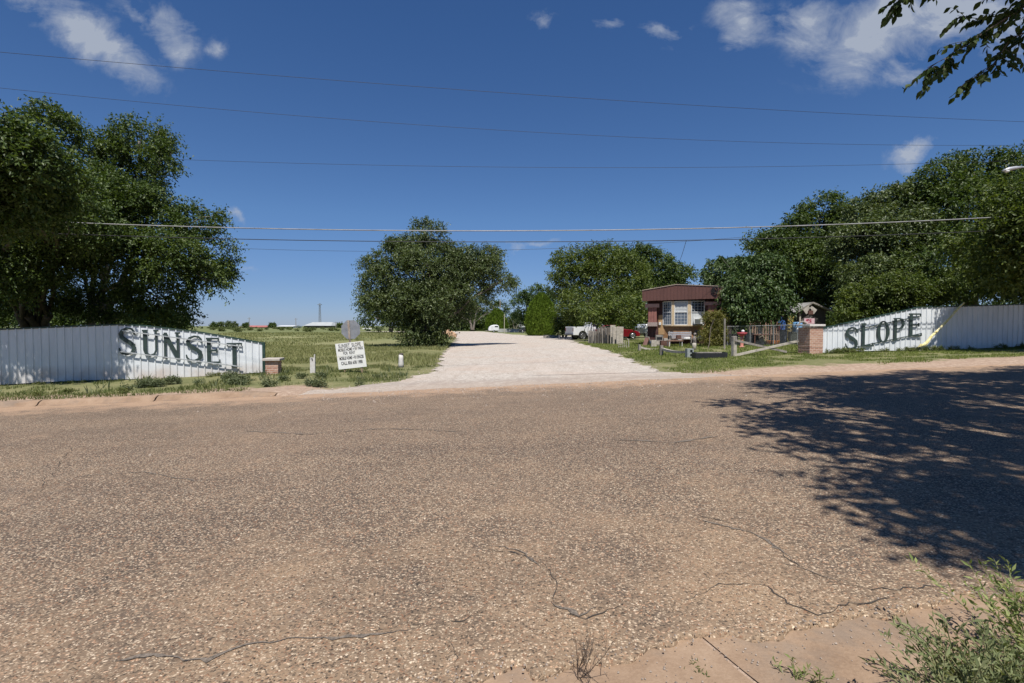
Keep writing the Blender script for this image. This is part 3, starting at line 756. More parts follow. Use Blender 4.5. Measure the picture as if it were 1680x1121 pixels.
# ================================================================== GRASS AND WEEDS
def blades(name, pts, h, w, mat, seed, lean=.35):
    r = np.random.default_rng(seed); n = len(pts); P = np.array(pts)
    a = r.uniform(0, 2*PI, n); S = np.stack([np.cos(a), np.sin(a), np.zeros(n)], 1)
    H = h*r.uniform(.45, 1.35, n); Lx = r.normal(size=(n, 3))*lean; Lx[:, 2] = 1; Lx = unit(Lx)
    W_ = (w*r.uniform(.6, 1.3, n))[:, None]
    T = P+Lx*H[:, None]; Mid = P+Lx*(H*.5)[:, None]+S*0; Mid[:, 2] += H*.04; T[:, 2] -= H*.1
    V = np.stack([P-S*W_/2, P+S*W_/2, Mid+S*W_*.38, T, Mid-S*W_*.38], 1).reshape(-1, 3)
    b = np.arange(n)[:, None]*5
    F = np.concatenate([b+np.array([0, 1, 2]), b+np.array([0, 2, 4]), b+np.array([4, 2, 3])], 0)
    return stuff(npmesh(name, V, F, mat))
def scatter(n, x0, x1, y0, y1, seed, ok, freq=1.0, thr=-.2):
    r = np.random.default_rng(seed); out = []
    nz = SN(seed+1, freq); nz2 = SN(seed+2, freq*4)
    X = r.uniform(x0, x1, n*3); Yy = r.uniform(y0, y1, n*3)
    P = np.stack([X, Yy, np.zeros(n*3)], 1); g = nz(P)*.6+nz2(P)*.5
    for x, y, q in zip(X, Yy, g):
        if q > thr and ok(x, y):
            out.append((x, y, gz(x, y)-.01))
            if len(out) >= n: break
    return out
G1 = foliage_mat('grass_green', (.045, .07, .022), (.11, .135, .045), (.23, .22, .095), .25, .75, .12, 1.5)
G2 = foliage_mat('grass_field', (.10, .12, .045), (.205, .215, .09), (.35, .33, .17), .25, .8, .1, .4)
G3 = foliage_mat('weed_green', (.055, .07, .035), (.11, .135, .07), (.20, .215, .12), .25, .7, .2, 1.0)
def in_drive(x, y, m=0): return y < 140 and di(max(y, 13.4), 1)-m < x < di(max(y, 13.4), 2)+m
def wl_y(x): return WL.a.y+(WL.b.y-WL.a.y)*(x-WL.a.x)/(WL.b.x-WL.a.x)
def lv(x, y): return y > far_edge(x)+.55+.25*math.sin(x*1.3)+.2*math.sin(x*4) and not in_drive(x, y, .15) and not (-5.5 < x < -3.5 and y < 15.8)
blades('grass_verge', scatter(42000, -30, -2.6, 11, 22, 21, lv, 1.1, -.05), .11, .016, G1, 1)
blades('grass_tuft', scatter(5000, -26, -3, 12, 21, 22, lambda x, y: lv(x, y), 2.2, .9), .26, .03, G3, 2)
blades('field_grass', scatter(60000, -34, -3, 20, 48, 23, lambda x, y: not in_drive(x, y, .1), .7, -.35), .22, .028, G2, 3)
blades('field_grass', scatter(26000, -60, -5, 46, 110, 24, lambda x, y: not in_drive(x, y, .2), .3, -.3), .3, .07, G2, 4)
def rv(x, y): return y > far_edge(x)+(1.5+.35*math.sin(x*.9)+.2*math.sin(x*3.7)) and not in_drive(x, y, .1) and x > 5.2
blades('lawn_grass', scatter(60000, 4.8, 30, 15, 24, 25, rv, 1.0, -.45), .085, .015, foliage_mat('lawn', (.06, .09, .02), (.14, .18, .045), (.27, .28, .09), .25, .7, .15, 1.0), 5)
blades('lawn_grass', scatter(42000, 5, 20, 22, 44, 26, lambda x, y: not in_drive(x, y, .1), .8, -.3), .12, .022, foliage_mat('lawn', (0,0,0), (0,0,0), (0,0,0)), 6)
# broad-leaved weeds along the verges
def weed_patch(name, spots, seed, size, mat, group=None, n=140):
    B = [(x, y, gz(x, y)+s*.45, s*1.2, s, s*.5) for x, y, s in spots]
    V, F = foliage(B, n*len(spots), 5, .12*size, .07*size, .03*size, seed, droop=.1, up=.8)
    return npmesh(name, V, F, mat)
rw = random.Random(9); sp = []
for _ in range(30):
    x = rw.uniform(-11.5, -3.6); y = far_edge(x)+rw.uniform(1.2, 4.6)
    if not in_drive(x, y, .2): sp.append((x, y, rw.uniform(.1, .28)))
stuff(weed_patch('verge_weeds', [(x, y, q*.7) for x, y, q in sp], 31, .9, G3, n=80))
sp = []
for _ in range(40):
    x = rw.uniform(-22, -10); y = wl_y(x)-rw.uniform(.1, .5) if rw.random() < .4 else far_edge(x)+rw.uniform(.8, 2.5)
    sp.append((x, y, rw.uniform(.04, .11)))
stuff(weed_patch('verge_weeds', sp, 32, .6, G1, n=40))
sp = []
for _ in range(30):
    x = rw.uniform(12, 22); y = WR.a.y-rw.uniform(.08, .3); sp.append((x, y, rw.uniform(.06, .2)))
stuff(weed_patch('verge_weeds', sp, 33, .8, G1, n=60))
sp = []
for _ in range(120):
    y = rw.uniform(130, 330); x = rw.uniform(-.75, -.3)*y; sp.append((x, y, rw.uniform(.25, .6)))
stuff(weed_patch('field_weeds', sp, 34, 5, foliage_mat('field_weed', (.05, .075, .025), (.10, .125, .045), (.17, .18, .08), .2, .8, .1, .05), n=50))

# ================================================================== TREES
BARK = pm('elm_bark', (.12, .10, .08), .95, .35, 5, bump=.6, stretch=(1, 1, .25))
BARKL = pm('pale_bark', (.28, .25, .21), .95, .3, 5, bump=.6, stretch=(1, 1, .25))
E1 = foliage_mat('elm_leaf', (.022, .04, .011), (.055, .09, .02), (.135, .175, .045), .3)
E2 = foliage_mat('elm_leaf_grey', (.033, .05, .019), (.078, .108, .038), (.18, .215, .09), .27, .42, .35)
E3 = foliage_mat('elm_leaf_light', (.028, .048, .011), (.077, .11, .022), (.175, .205, .05), .35)
E4 = foliage_mat('mulberry_leaf', (.02, .042, .013), (.052, .09, .026), (.125, .17, .06), .25, .45, .3)
CED = foliage_mat('cedar_leaf', (.055, .095, .008), (.10, .16, .014), (.17, .24, .03), .25, .7, .2, 2)
# left pair behind the SUNSET fence
tree('tall leafy elm at the far left behind the SUNSET fence', 'tree', gp(20, 600)+Vector((0, 2, 0)),
     [pb(80, 222, 46, 44, 24), pb(20, 270, 60, 50, 24), pb(-60, 290, 90, 90, 24), pb(60, 320, 80, 65, 22.5), pb(-40, 390, 100, 60, 22, 2.6), pb(70, 395, 80, 55, 22.5, 2.6), pb(-120, 330, 90, 110, 22, 3.5),
      pb(-20, 225, 80, 50, 15.0, 1.5), pb(40, 250, 44, 40, 15.2, 1.4), pb(-60, 290, 80, 60, 15.4, 1.5), pb(10, 255, 60, 36, 14.7, 1.3), pb(-50, 350, 60, 34, 15.8, 1.3), pb(30, 320, 50, 26, 15.9, 1.3), pb(45, 300, 46, 34, 15.8, 1.5), pb(-30, 345, 80, 36, 16.2, 1.5), pb(60, 345, 44, 28, 16.6, 1.5), pb(80, 280, 34, 34, 16.0, 1.2),
      pb(-25, 430, 60, 38, 21, 1.4), pb(15, 470, 40, 26, 21.5, 1.2), pb(85, 440, 50, 34, 21.5, 1.4), pb(50, 470, 80, 34, 28, 1.5), pb(-60, 480, 80, 45, 27, 1.5)],
     E1, BARK, 17500, 10, .55, .145, .08, 101, group='large trees behind the left fence', tr=.3, forks=3, gap=-.25)
tree('spreading elm with pale forking trunks reaching right above the letters SUNSET', 'tree', gp(72, 600)+Vector((0, 3, 0)),
     [pb(228, 232, 50, 38, 25), pb(185, 262, 32, 28, 25), pb(262, 262, 30, 22, 24.5), pb(205, 300, 60, 45, 25), pb(150, 345, 80, 60, 23), pb(250, 345, 45, 40, 24), pb(322, 362, 46, 30, 24), pb(335, 425, 52, 40, 24), pb(345, 460, 38, 28, 23.5),
      pb(265, 420, 66, 46, 23), pb(180, 415, 80, 45, 23), pb(262, 490, 55, 34, 24), pb(170, 500, 70, 30, 27, 1.6), pb(285, 518, 30, 18, 25), pb(110, 360, 70, 50, 20.5, 1.6)],
     E1, BARKL, 11500, 10, .5, .135, .075, 102, group='large trees behind the left fence', tr=.26, forks=4, gap=-.1)
# central tree
tree('broad grey green elm with skirts to the ground left of the gravel drive', 'tree', gp(697, 569),
     [pb(700, 383, 28, 19, 43), pb(690, 406, 52, 20, 43), pb(652, 425, 44, 22, 43), pb(614, 434, 26, 13, 43.5), pb(622, 462, 34, 18, 43), pb(613, 492, 26, 17, 42.5), pb(646, 500, 34, 22, 42), pb(690, 455, 62, 46, 43, 4.2), pb(742, 442, 42, 34, 43), pb(800, 418, 22, 11, 43.5), pb(762, 425, 36, 22, 43),
      pb(788, 438, 38, 22, 43), pb(824, 462, 21, 15, 43), pb(765, 482, 44, 26, 42.5), pb(700, 502, 52, 36, 41.5), pb(745, 512, 34, 20, 43), pb(697, 538, 34, 30, 41.3), pb(675, 556, 20, 15, 41), pb(717, 556, 18, 13, 41), pb(655, 522, 22, 14, 42)],
     E2, BARK, 14000, 10, .65, .175, .09, 103, name='tree', tr=.3, forks=3, gap=-.1, gfreq=1.2, subf=.87)
# behind it
tree('dark round tree beyond the field behind the central elm', 'tree', at(640, 540, 105), [pb(620, 508, 32, 22, 105), pb(650, 495, 35, 30, 108), pb(600, 524, 15, 11, 104), pb(680, 510, 30, 25, 108)], E1, BARK, 1500, 7, 1.2, .5, .28, 104, tr=.35)
tree('dark tree behind the drive bend left of the white camper', 'tree', at(775, 541, 145), [pb(790, 505, 30, 17, 165, 3), pb(765, 515, 30, 22, 165, 3), pb(820, 507, 14, 12, 165, 2), pb(745, 512, 30, 24, 160, 3), pb(730, 525, 30, 14, 160, 3)], E1, BARK, 2300, 7, 1.3, .55, .32, 105, tr=.4)
tree('dark round tree between the two cedars in the distance', 'tree', at(872, 541, 125), [pb(885, 488, 24, 18, 125), pb(862, 497, 24, 16, 125), pb(895, 505, 22, 20, 125), pb(862, 518, 20, 10, 128)], E4, BARK, 1700, 7, 1.1, .45, .28, 106, tr=.35)
tree('low loose shrub tree behind the pale post near the camper', 'tree', at(845, 541, 150), [pb(848, 524, 14, 10, 155), pb(842, 528, 9, 8, 155)], E2, BARK, 500, 7, 1.2, .5, .28, 107, tr=.15)
# cedars
def cedar(px, base_y, top_y, halfw, Y, label, seed, n, ls):
    b = at(px, base_y, Y); b.z = gz(b.x, b.y); H = at(px, top_y, Y).z-b.z; s = Y/FPX*halfw
    o = thing('cedar_bush', label, 'cedar', b, 0, 'clipped cedars beside the drive')
    r = np.random.default_rng(seed); t = r.uniform(0, 1, n); a = r.uniform(0, 2*PI, n)
    rad = np.interp(t, [0, .06, .25, .5, .75, .92, 1], [.78, .93, 1.0, .92, .66, .32, .06])*s
    k = r.uniform(.8, 1.02, n)*(1+.05*np.sin(a*5+t*9)+.04*np.sin(a*11-t*17))
    P = np.stack([np.cos(a)*rad*k, np.sin(a)*rad*k, t*H*.98], 1)
    D = unit(np.stack([np.cos(a)*.45, np.sin(a)*.45, np.full(n, 1.0)], 1)+r.normal(size=(n, 3))*.25)
    Nn = unit(np.stack([np.cos(a), np.sin(a), np.full(n, .3)], 1)+r.normal(size=(n, 3))*.35)
    V, F = leaf_arrays(P, D, Nn, ls*r.uniform(.6, 1.3, n), ls*.4*r.uniform(.7, 1.2, n))
    npmesh('crown', V, F, CED, o)
    MB().tube([(0, 0, -.1), (0, 0, H*.8)], [s*.12, s*.03], 8).build('trunk', BARK, o)
cedar(888, 551, 481, 26, 84, 'big bright green clipped cedar right of the gravel drive', 11, 17000, .36)
cedar(815, 541, 507, 18, 141, 'smaller bright green cedar behind the white camper', 12, 7000, .5)
# middle right group
tree('leafy elm over the white pickup beside the drive', 'tree', at(960, 556, 62), [pb(950, 432, 40, 26, 62), pb(930, 460, 32, 34, 62), pb(985, 430, 42, 26, 62), pb(985, 470, 50, 40, 60), pb(1030, 450, 36, 34, 61), pb(960, 500, 48, 26, 57), pb(1010, 505, 48, 28, 56), pb(1042, 490, 30, 36, 57), pb(985, 516, 26, 16, 47, 1.6), pb(1015, 512, 30, 16, 47, 1.6), pb(1040, 508, 22, 18, 48, 1.6), pb(965, 512, 14, 12, 49, 1.2)],
     E3, BARK, 6200, 8, .8, .28, .15, 108, tr=.3, forks=3, gap=-.1, gfreq=.8)
tree('darker elm behind the brown mobile home', 'tree', at(1075, 545, 72), [pb(1050, 424, 36, 18, 74), pb(1085, 442, 36, 22, 74), pb(1112, 455, 26, 18, 74), pb(1070, 470, 40, 24, 74), pb(1020, 424, 22, 20, 74)],
     E1, BARK, 3200, 8, .9, .32, .18, 109, tr=.3)
tree('low grey green shrub tree left of the white pickup', 'tree', at(925, 552, 66), [pb(930, 528, 16, 12, 66), pb(922, 540, 10, 9, 66), pb(945, 518, 18, 12, 66)], E3, BARK, 1000, 7, .7, .27, .13, 110, tr=.1)
# right side
g0 = gp(1250, 567)
tree('dense broadleaf tree with pale trunk right of the mobile home', 'tree', g0, [pb(1192, 445, 38, 28, 35, 1.3), pb(1240, 440, 42, 26, 31), pb(1270, 455, 26, 28, 31), pb(1228, 475, 38, 32, 30), pb(1258, 488, 36, 28, 30), pb(1212, 500, 22, 22, 31), pb(1235, 508, 34, 14, 29.5), pb(1200, 470, 26, 20, 35, 1.2)],
     E4, BARKL, 4600, 8, .45, .20, .10, 111, name='tree', tr=.14, forks=1, droop=.7, up=.0, gap=-.2)
tree('tall dark elm behind the small gabled shed', 'tree', at(1335, 545, 40), [pb(1350, 350, 36, 28, 40), pb(1330, 385, 50, 38, 40), pb(1275, 402, 34, 22, 40), pb(1300, 425, 50, 40, 39), pb(1375, 400, 34, 45, 40), pb(1340, 470, 60, 40, 39), pb(1240, 395, 18, 12, 40.5), pb(1300, 490, 40, 30, 41)],
     E1, BARK, 7200, 9, .65, .22, .12, 112, tr=.25, forks=3, gap=-.1)
tree('wide elm behind the upper slope of the SLOPE fence', 'tree', at(1440, 545, 33), [pb(1425, 350, 34, 26, 34), pb(1465, 340, 40, 32, 34), pb(1420, 400, 50, 46, 33), pb(1480, 400, 55, 50, 32), pb(1440, 460, 60, 40, 31), pb(1500, 460, 50, 40, 31)],
     E2, BARK, 7600, 9, .6, .2, .1, 113, tr=.25, forks=3, gap=-.15)
tree('tallest elm of the right grove beyond the street lamp', 'tree', at(1590, 545, 33), [pb(1545, 300, 42, 38, 33), pb(1600, 282, 44, 34, 33), pb(1660, 285, 50, 36, 33), pb(1520, 350, 46, 45, 33), pb(1600, 360, 80, 60, 31), pb(1690, 350, 70, 70, 31), pb(1740, 320, 60, 60, 32), pb(1560, 430, 80, 60, 30), pb(1660, 440, 80, 50, 29)],
     E1, BARK, 9500, 9, .6, .2, .105, 114, tr=.3, forks=3, gap=-.15)
tree('overhanging elm at the right edge shading the SLOPE fence', 'tree', at(1760, 560, 24.5), [pb(1760, 420, 90, 70, 23), pb(1640, 450, 60, 40, 24), pb(1660, 400, 66, 50, 20.5, 2.6), pb(1760, 370, 90, 70, 19, 2.6), pb(1860, 330, 90, 90, 19, 3), pb(1740, 460, 70, 30, 22), pb(1690, 330, 50, 40, 19.5, 2.2), pb(1680, 385, 40, 55, 18.9, 1.5), pb(1720, 440, 70, 40, 19.5, 1.6), pb(1660, 430, 26, 40, 19.6, 1.2)],
     E3, BARK, 7800, 9, .5, .16, .085, 115, tr=.28, forks=3, gap=.12, gfreq=1.3)
tree('bushy growth rising behind the low end of the SLOPE fence', 'bush', at(1430, 560, 26), [pb(1402, 500, 24, 24, 26), pb(1430, 485, 36, 26, 26), pb(1475, 475, 34, 26, 25.5), pb(1385, 518, 14, 10, 25.5), pb(1450, 515, 40, 24, 26), pb(1520, 480, 40, 20, 26)],
     E3, BARK, 3400, 8, .4, .14, .07, 116, name='bush', tr=.1)
for k, (px, py, rx_, ry_, Y_, lb) in enumerate([(1010, 530, 60, 12, 92, 'low dark hedge behind the white pickup and the red car'), (1100, 530, 60, 16, 88, 'dark hedge behind the brown mobile home'), (1230, 535, 60, 18, 52, 'dark hedge behind the picket fence'), (1340, 530, 55, 22, 50, 'dark undergrowth behind the gabled shed'), (1460, 530, 90, 30, 46, 'dark undergrowth behind the middle of the SLOPE fence'), (1640, 525, 110, 40, 44, 'dark undergrowth behind the right end of the SLOPE fence'), (60, 520, 75, 14, 60, 'dark far hedge behind the left tree trunks'), (230, 525, 60, 12, 58, 'dark hedge just behind the peak of the SUNSET fence'), (770, 533, 40, 9, 160, 'dark hedge at the far bend of the drive'), (700, 534, 30, 8, 150, 'dark hedge seen under the central elm')]):
    c_ = at(px, py, Y_); s_ = Y_/FPX; tree(lb, 'hedge', (c_.x, Y_, 0), [(c_.x+q*rx_*s_*.42, Y_+(q % 2), c_.z-.1*abs(q), rx_*s_*.36, 1.6, ry_*s_*(1+.12*math.sin(q*3+k))) for q in (-2, -1, 0, 1, 2)], E1, BARK, 2300, 7, 12*s_, 4.2*s_, 2.4*s_, 150+k, name='hedge', tr=.06, forks=2, extra=1, up=.3)
# shrubs by the mobile home
tree('yellow green feathery shrub at the right corner of the mobile home', 'shrub', gp(1162, 572), [pb(1168, 527, 12, 14, 29.8), pb(1178, 525, 9, 14, 29.8), pb(1168, 552, 18, 17, 29.6), pb(1181, 550, 9, 15, 29.6)],
     foliage_mat('yellow_shrub', (.06, .07, .015), (.12, .125, .03), (.24, .21, .06), .3), BARK, 1500, 8, .3, .12, .04, 117, name='shrub', tr=.02, forks=1, extra=1)
# sapling in the field
tree('small sapling standing alone in the field right of the stop sign', 'sapling', at(623, 549.5, 100), [pb(622, 540, 5, 3.5, 100), pb(617, 542, 3, 2.5, 100)], E2, BARK, 60, 6, .5, .3, .15, 118, name='sapling', tr=.08, extra=1)
# tree line on the horizon
for k, (px, ry, Y, nm) in enumerate([(350, 4.5, 400, 'dark small'), (362, 5, 410, 'pale rounded'), (375, 5.5, 410, 'pale tall'), (384, 5, 405, 'grey spreading'), (403, 4, 395, 'dark green'), (446, 4.5, 390, 'dark conical'), (558, 4.5, 380, 'dark broad'), (570, 3, 380, 'low dark')]):
    wh = ['at the left end of the horizon row', 'just right of the leftmost horizon tree', 'in the middle of the pale horizon clump', 'left of the red shed', 'in front of the red shed', 'between red shed and white roof', 'just left of the stop sign', 'behind the stop sign edge'][k]
    b = at(px, 538, Y); b.z = 0
    tree(nm+' far tree '+wh, 'tree', b, [(b.x, b.y, ry*.6*Y/FPX+.6, ry*1.2*Y/FPX*.9, 2, ry*.75*Y/FPX), (b.x+.6, b.y, ry*Y/FPX+.8, ry*.7*Y/FPX, 1.5, ry*.6*Y/FPX)], E1 if 'dark' in nm else E2, BARK, 140, 6, 1.2, 1.0, .6, 130+k, tr=.25, extra=1, group='small trees on the horizon')

# overhead tree at the right: trunk outside the frame, crown above the road
OV = foliage_mat('overhead_leaf', (.02, .036, .011), (.038, .066, .018), (.08, .105, .03), .25, .6, .15, 1.2)
tb = Vector((8.6, 1.2, gz(8.6, 1.2)))
blobs = []
for xs_, ys_, h_, r_ in [(6.7, 11.6, 9.5, 1.1), (5.7, 9.6, 9, 1.2), (4.6, 7.1, 8.8, 1.2), (4.0, 5.2, 8.4, 1.1), (3.8, 4.0, 8.0, .95), (4.8, 3.5, 8.4, 1.0), (8.0, 11.6, 9, 1.6), (7.7, 8.6, 9.2, 2.1), (6.4, 5.8, 9, 1.7), (6.4, 3.8, 8.6, 1.4),
        (10.3, 11.6, 8.6, 1.9), (10.5, 8.5, 9.3, 2.3), (13.0, 12, 8.4, 1.9), (13.6, 8.5, 9, 2.2), (9.3, 5.2, 9.5, 2.1), (11, 13.3, 9, .9), (8.9, 12.9, 9.3, .6), (14.4, 13.4, 8.6, 1.2), (12.5, 5, 9.2, 2.0), (4.2, 9.2, 9.3, .5), (3.7, 3.3, 7.9, .8), (4.4, 2.9, 8, .8)]:
    blobs.append((xs_+.037*h_, ys_-.53*h_, h_, r_, r_*.95, r_*.72))
ov = tree('large overhanging elm whose leafy tips show in the top right corner', 'tree', tb, blobs, OV, BARK, 8800, 10, .5, .165, .095, 120, tr=.34, forks=3, gap=-.1, gfreq=.9, shell=.4)
# the drooping boughs that hang into the view
rr = random.Random(77); mbt = MB(); LP = []; LD = []; LN = []; LL = []
def bough(pts, ntw, tl, seed, r0=.016):
    pts = [(q[0]+6, q[1]-24, q[2]) for q in pts]
    ntw = int(ntw*1.35)
    rr = random.Random(seed); P = [at(*p) for p in pts]
    fine = []
    for a, b in zip(P, P[1:]):
        for k in range(6): fine.append(a.lerp(b, k/6))
    fine.append(P[-1]); n = len(fine)
    mbt.tube(fine, [r0*(1-.8*k/(n-1)) for k in range(n)], 6)
    for k in range(ntw):
        i = rr.randint(int(n*.12), n-1); s = fine[i]; d0 = (fine[min(i+1, n-1)]-fine[max(i-1, 0)]).normalized()
        d = (d0+Vector((rr.gauss(0, .6), rr.gauss(0, .6), rr.gauss(-.1, .45)))).normalized(); L = tl*rr.uniform(.5, 1.2)
        tp = [s+d*L*t-Vector((0, 0, .25*L*t*t)) for t in (0, .25, .5, .75, 1)]
        mbt.tube(tp, [.005, .004, .003, .002, .0015], 4)
        m = rr.randint(6, 11); side = d.cross(Vector((0, 0, 1))).normalized()
        for q in range(m):
            t = .2+.8*q/(m-1); bp_ = s+d*L*t-Vector((0, 0, .25*L*t*t)); sg = 1 if q % 2 else -1
            ld = (d*.6+side*sg*.6+Vector((rr.gauss(0, .3), rr.gauss(0, .3), -.65+rr.gauss(0, .3)))).normalized()
            LP.append(bp_); LD.append(ld); LN.append((Vector((0, 0, 1))*.5+Vector((rr.gauss(0, .7), rr.gauss(0, .7), rr.gauss(0, .4)))).normalized()); LL.append(rr.uniform(.07, .12))
bough([(1790, -60, 6.6), (1690, 25, 6.4), (1620, 70, 6.3), (1560, 112, 6.2), (1516, 135, 6.1)], 24, .30, 1)
bough([(1690, 25, 6.4), (1650, 48, 6.5), (1600, 55, 6.6), (1565, 50, 6.6)], 9, .22, 2, .01)
bough([(1740, 20, 6.8), (1690, 70, 6.6), (1650, 90, 6.5), (1625, 130, 6.4), (1588, 155, 6.3)], 17, .28, 3, .012)
bough([(1640, -90, 6.4), (1560, -45, 6.3), (1500, -5, 6.2), (1470, 22, 6.1)], 15, .27, 4, .012)
bough([(1640, -90, 6.4), (1560, -40, 6.3), (1520, 0, 6.3)], 8, .22, 5, .01)
bough([(1790, -60, 6.6), (1720, 10, 6.5), (1690, 60, 6.5), (1690, 110, 6.5)], 13, .28, 6, .012)
bough([(1790, -60, 6.6), (1730, -10, 6.5), (1670, 5, 6.4), (1640, -5, 6.4)], 16, .28, 7, .012)
A = lambda l: np.array([tuple(v) for v in l])
n_ = len(LP); P_, D_, N_ = A(LP), A(LD), A(LN); S_ = unit(np.cross(D_, N_)); N_ = unit(np.cross(S_, D_)); L_ = np.array(LL)[:, None]; W_l = L_*.30
prof = [(0, 0), (.18, .55), (.42, 1), (.7, .72), (1, 0)]
rows = []
for t, w in prof:
    c_ = P_+D_*L_*t-N_*L_*.16*t*t
    rows += [c_+S_*W_l*w+N_*W_l*.25*w, c_, c_-S_*W_l*w+N_*W_l*.25*w]
V = np.stack(rows, 1).reshape(-1, 3); b_ = np.arange(n_)[:, None]*15; Fs = []
for k in range(4):
    for s in (0, 1): Fs.append(b_+np.array([k*3+s, k*3+s+1, k*3+s+4, k*3+s+3]))
npmesh('bough_leaves', V-np.array(tb), np.concatenate(Fs, 0), OV, ov)
mbt.tube([tb+Vector((0, 0, 4.5)), Vector((7.5, 4.5, 6.9)), at(1790, -60, 6.6)], [.09, .05, .02], 7)
mbt.tube([Vector((7.5, 4.5, 6.9)), at(1640, -90, 6.4)], [.04, .014], 6)
mbt.v = [(x-tb.x, y-tb.y, z-tb.z) for x, y, z in mbt.v]
mbt.build('bough', BARK, ov, True)

# ================================================================== FOREGROUND PLANTS
def feather(label, spots, seed, h, mat, name='weed_bush', cat='weed', n=26, ll=.035):
    """bushy weed: many arching stems with small leaves"""
    rr = random.Random(seed); base = Vector(spots[0]); o = thing(name, label, cat, base)
    mb = MB(); P = []; D = []; Nn = []; Ls = []
    for (sx_, sy_, sz_) in spots:
        for k in range(n):
            d = Vector((rr.gauss(0, .45), rr.gauss(0, .45), 1)).normalized(); L = h*rr.uniform(.5, 1.15)
            s = Vector((sx_+rr.gauss(0, .03), sy_+rr.gauss(0, .03), sz_-.02))-base
            dr = Vector((d.x, d.y, 0))*L*.35
            pts = [s+d*L*t+dr*t*t-Vector((0, 0, .12*L*t*t)) for t in (0, .25, .5, .75, 1)]
            mb.tube(pts, [.0035, .003, .0025, .002, .001], 4)
            m = int(L/ll*3.3)
            for q in range(m):
                t = .15+.85*q/m; i = min(3, int(t*4)); p = pts[i].lerp(pts[i+1], t*4-i)
                sd = Vector((rr.gauss(0, 1), rr.gauss(0, 1), rr.gauss(.3, .5))).normalized()
                br = rr.uniform(0, .05)*(1.1-t)*h/.4
                P.append(p+sd*br); D.append((sd+d*.6).normalized()); Nn.append((rr.gauss(0, 1), rr.gauss(0, 1), 1.2)); Ls.append(ll*rr.uniform(.6, 1.4))
    mb.build('stems', pm('weed_stem', (.20, .20, .09), .8, .3, 30), o)
    Ls = np.array(Ls); V, F = leaf_arrays(A(P), A(D), unit(np.array(Nn)), Ls, Ls*.28)
    npmesh('leaves', V, F, mat, o); return o
SAGE = foliage_mat('sage_weed', (.09, .11, .05), (.17, .20, .09), (.30, .31, .17), .3, .7, .2, 6)
YG = foliage_mat('yellow_weed', (.10, .14, .04), (.19, .235, .08), (.34, .37, .16), .35, .6, .2, 6)
def g3(px, py): q = gp(px, py); return (q.x, q.y, q.z)
feather('grey green feathery weed clump in the bottom right corner', [g3(1650, 1180), g3(1610, 1160), g3(1700, 1180), g3(1570, 1210)], 41, .33, SAGE, n=46, ll=.032)
feather('tall pale green weed at the right edge in front of the tree shadow', [g3(1730, 1130), g3(1700, 1110), g3(1765, 1080)], 42, .50, YG, n=22, ll=.036)
feather('small green weed sprig standing on the concrete gutter', [g3(1316, 1120)], 43, .13, YG, n=7, ll=.028)
feather('small green grass tuft growing in the road at left', [g3(104, 1018)], 44, .06, foliage_mat('tuft', (.09, .14, .03), (.16, .22, .05), (.26, .30, .09)), n=26, ll=.03, name='grass_tuft', cat='grass tuft')
feather('thin dry weed tuft on the gutter joint', [g3(1150, 1092), g3(1160, 1105)], 45, .04, G1, n=8, ll=.02, name='grass_tuft', cat='grass tuft')
# dead branching weed
b = gp(955, 1112)
rr = random.Random(8); mb = MB()
def dead(s, d, L, r, dep):
    pts = [s]; dd = d.copy()
    for k in range(4):
        dd = (dd+Vector((rr.gauss(0, .16), rr.gauss(0, .16), rr.gauss(0, .1)))).normalized(); pts.append(pts[-1]+dd*L/4)
    mb.tube(pts, [r, r*.85, r*.7, r*.55, r*.4], 5)
    if dep:
        for k in range(3): dead(pts[rr.randint(1, 4)], (dd+Vector((rr.gauss(0, .6), rr.gauss(0, .6), rr.gauss(0, .3)))).normalized(), L*.55, r*.55, dep-1)
for k in range(7): dead(Vector((rr.gauss(0, .02), rr.gauss(0, .02), -.01)), Vector((rr.gauss(0, .6), rr.gauss(.1, .4), 1)).normalized(), rr.uniform(.12, .24), .0028, 2)
o = mb.build('dead_weed', pm('dead_stem', (.12, .085, .06), .9, .3, 20)); o.location = b; tag(o, 'leafless brown dead weed at the ragged edge of the road', 'dead weed')

# ================================================================== MOBILE HOME
HA = at(1062, 560, 34.0); HB = at(1183, 560, 32.0); HW = Wall(HA, HB)
home = thing('mobile_home', 'brown mobile home with ribbed metal fascia, bay window and maroon pillars', 'mobile home', (HW.a.x, HW.a.y, 0), math.atan2(HW.d.y, HW.d.x))
def hz(px, py): return HW.hit(px, py)
def hbox(mb, x0, y0, x1, y1, d0, d1, ref=None):
    a = hz(x0, (y0+y1)/2); b = hz(x1, (y0+y1)/2); m_ = (x0+x1)/2; zt = hz(m_, y0)[1]; zb = hz(m_, y1)[1]
    mb.box(((a[0]+b[0])/2, -(d0+d1)/2, (zt+zb)/2), (b[0]-a[0], abs(d1-d0), zt-zb)); return mb
M_mar = pm('maroon_wall', (.075, .028, .024), .8, .25, 4, dirt=(.10, .06, .05)); M_fas = pm('brown_ribbed_metal', (.125, .058, .047), .5, .12, 2, stretch=(1, 1, .3))
M_tan = pm('tan_plywood', (.46, .29, .14), .8, .25, 4, dirt=(.30, .18, .10)); M_pil = pm('pinkish_brown_panel', (.27, .115, .095), .75, .2, 5)
M_pcap = pm('pillar_cap_paint', (.44, .26, .22), .75, .2, 8); M_cream = pm('cream_trim', (.60, .47, .30), .7, .15, 9)
hw = hz(1183, 530)[0]; gzh = gz(HW.a.x, HW.a.y)
zft = hz(1120, 497)[1]
MB().box((hw/2, 6, (gzh+zft)/2+.0), (hw, 12, zft-gzh+.3)).build('body', M_mar, home)
fl, fp_, fr = hz(1057, 478), hz(1112, 468.5), hz(1186.5, 471.5); bl, br_ = hz(1057, 494.8), hz(1186.5, 490.5)
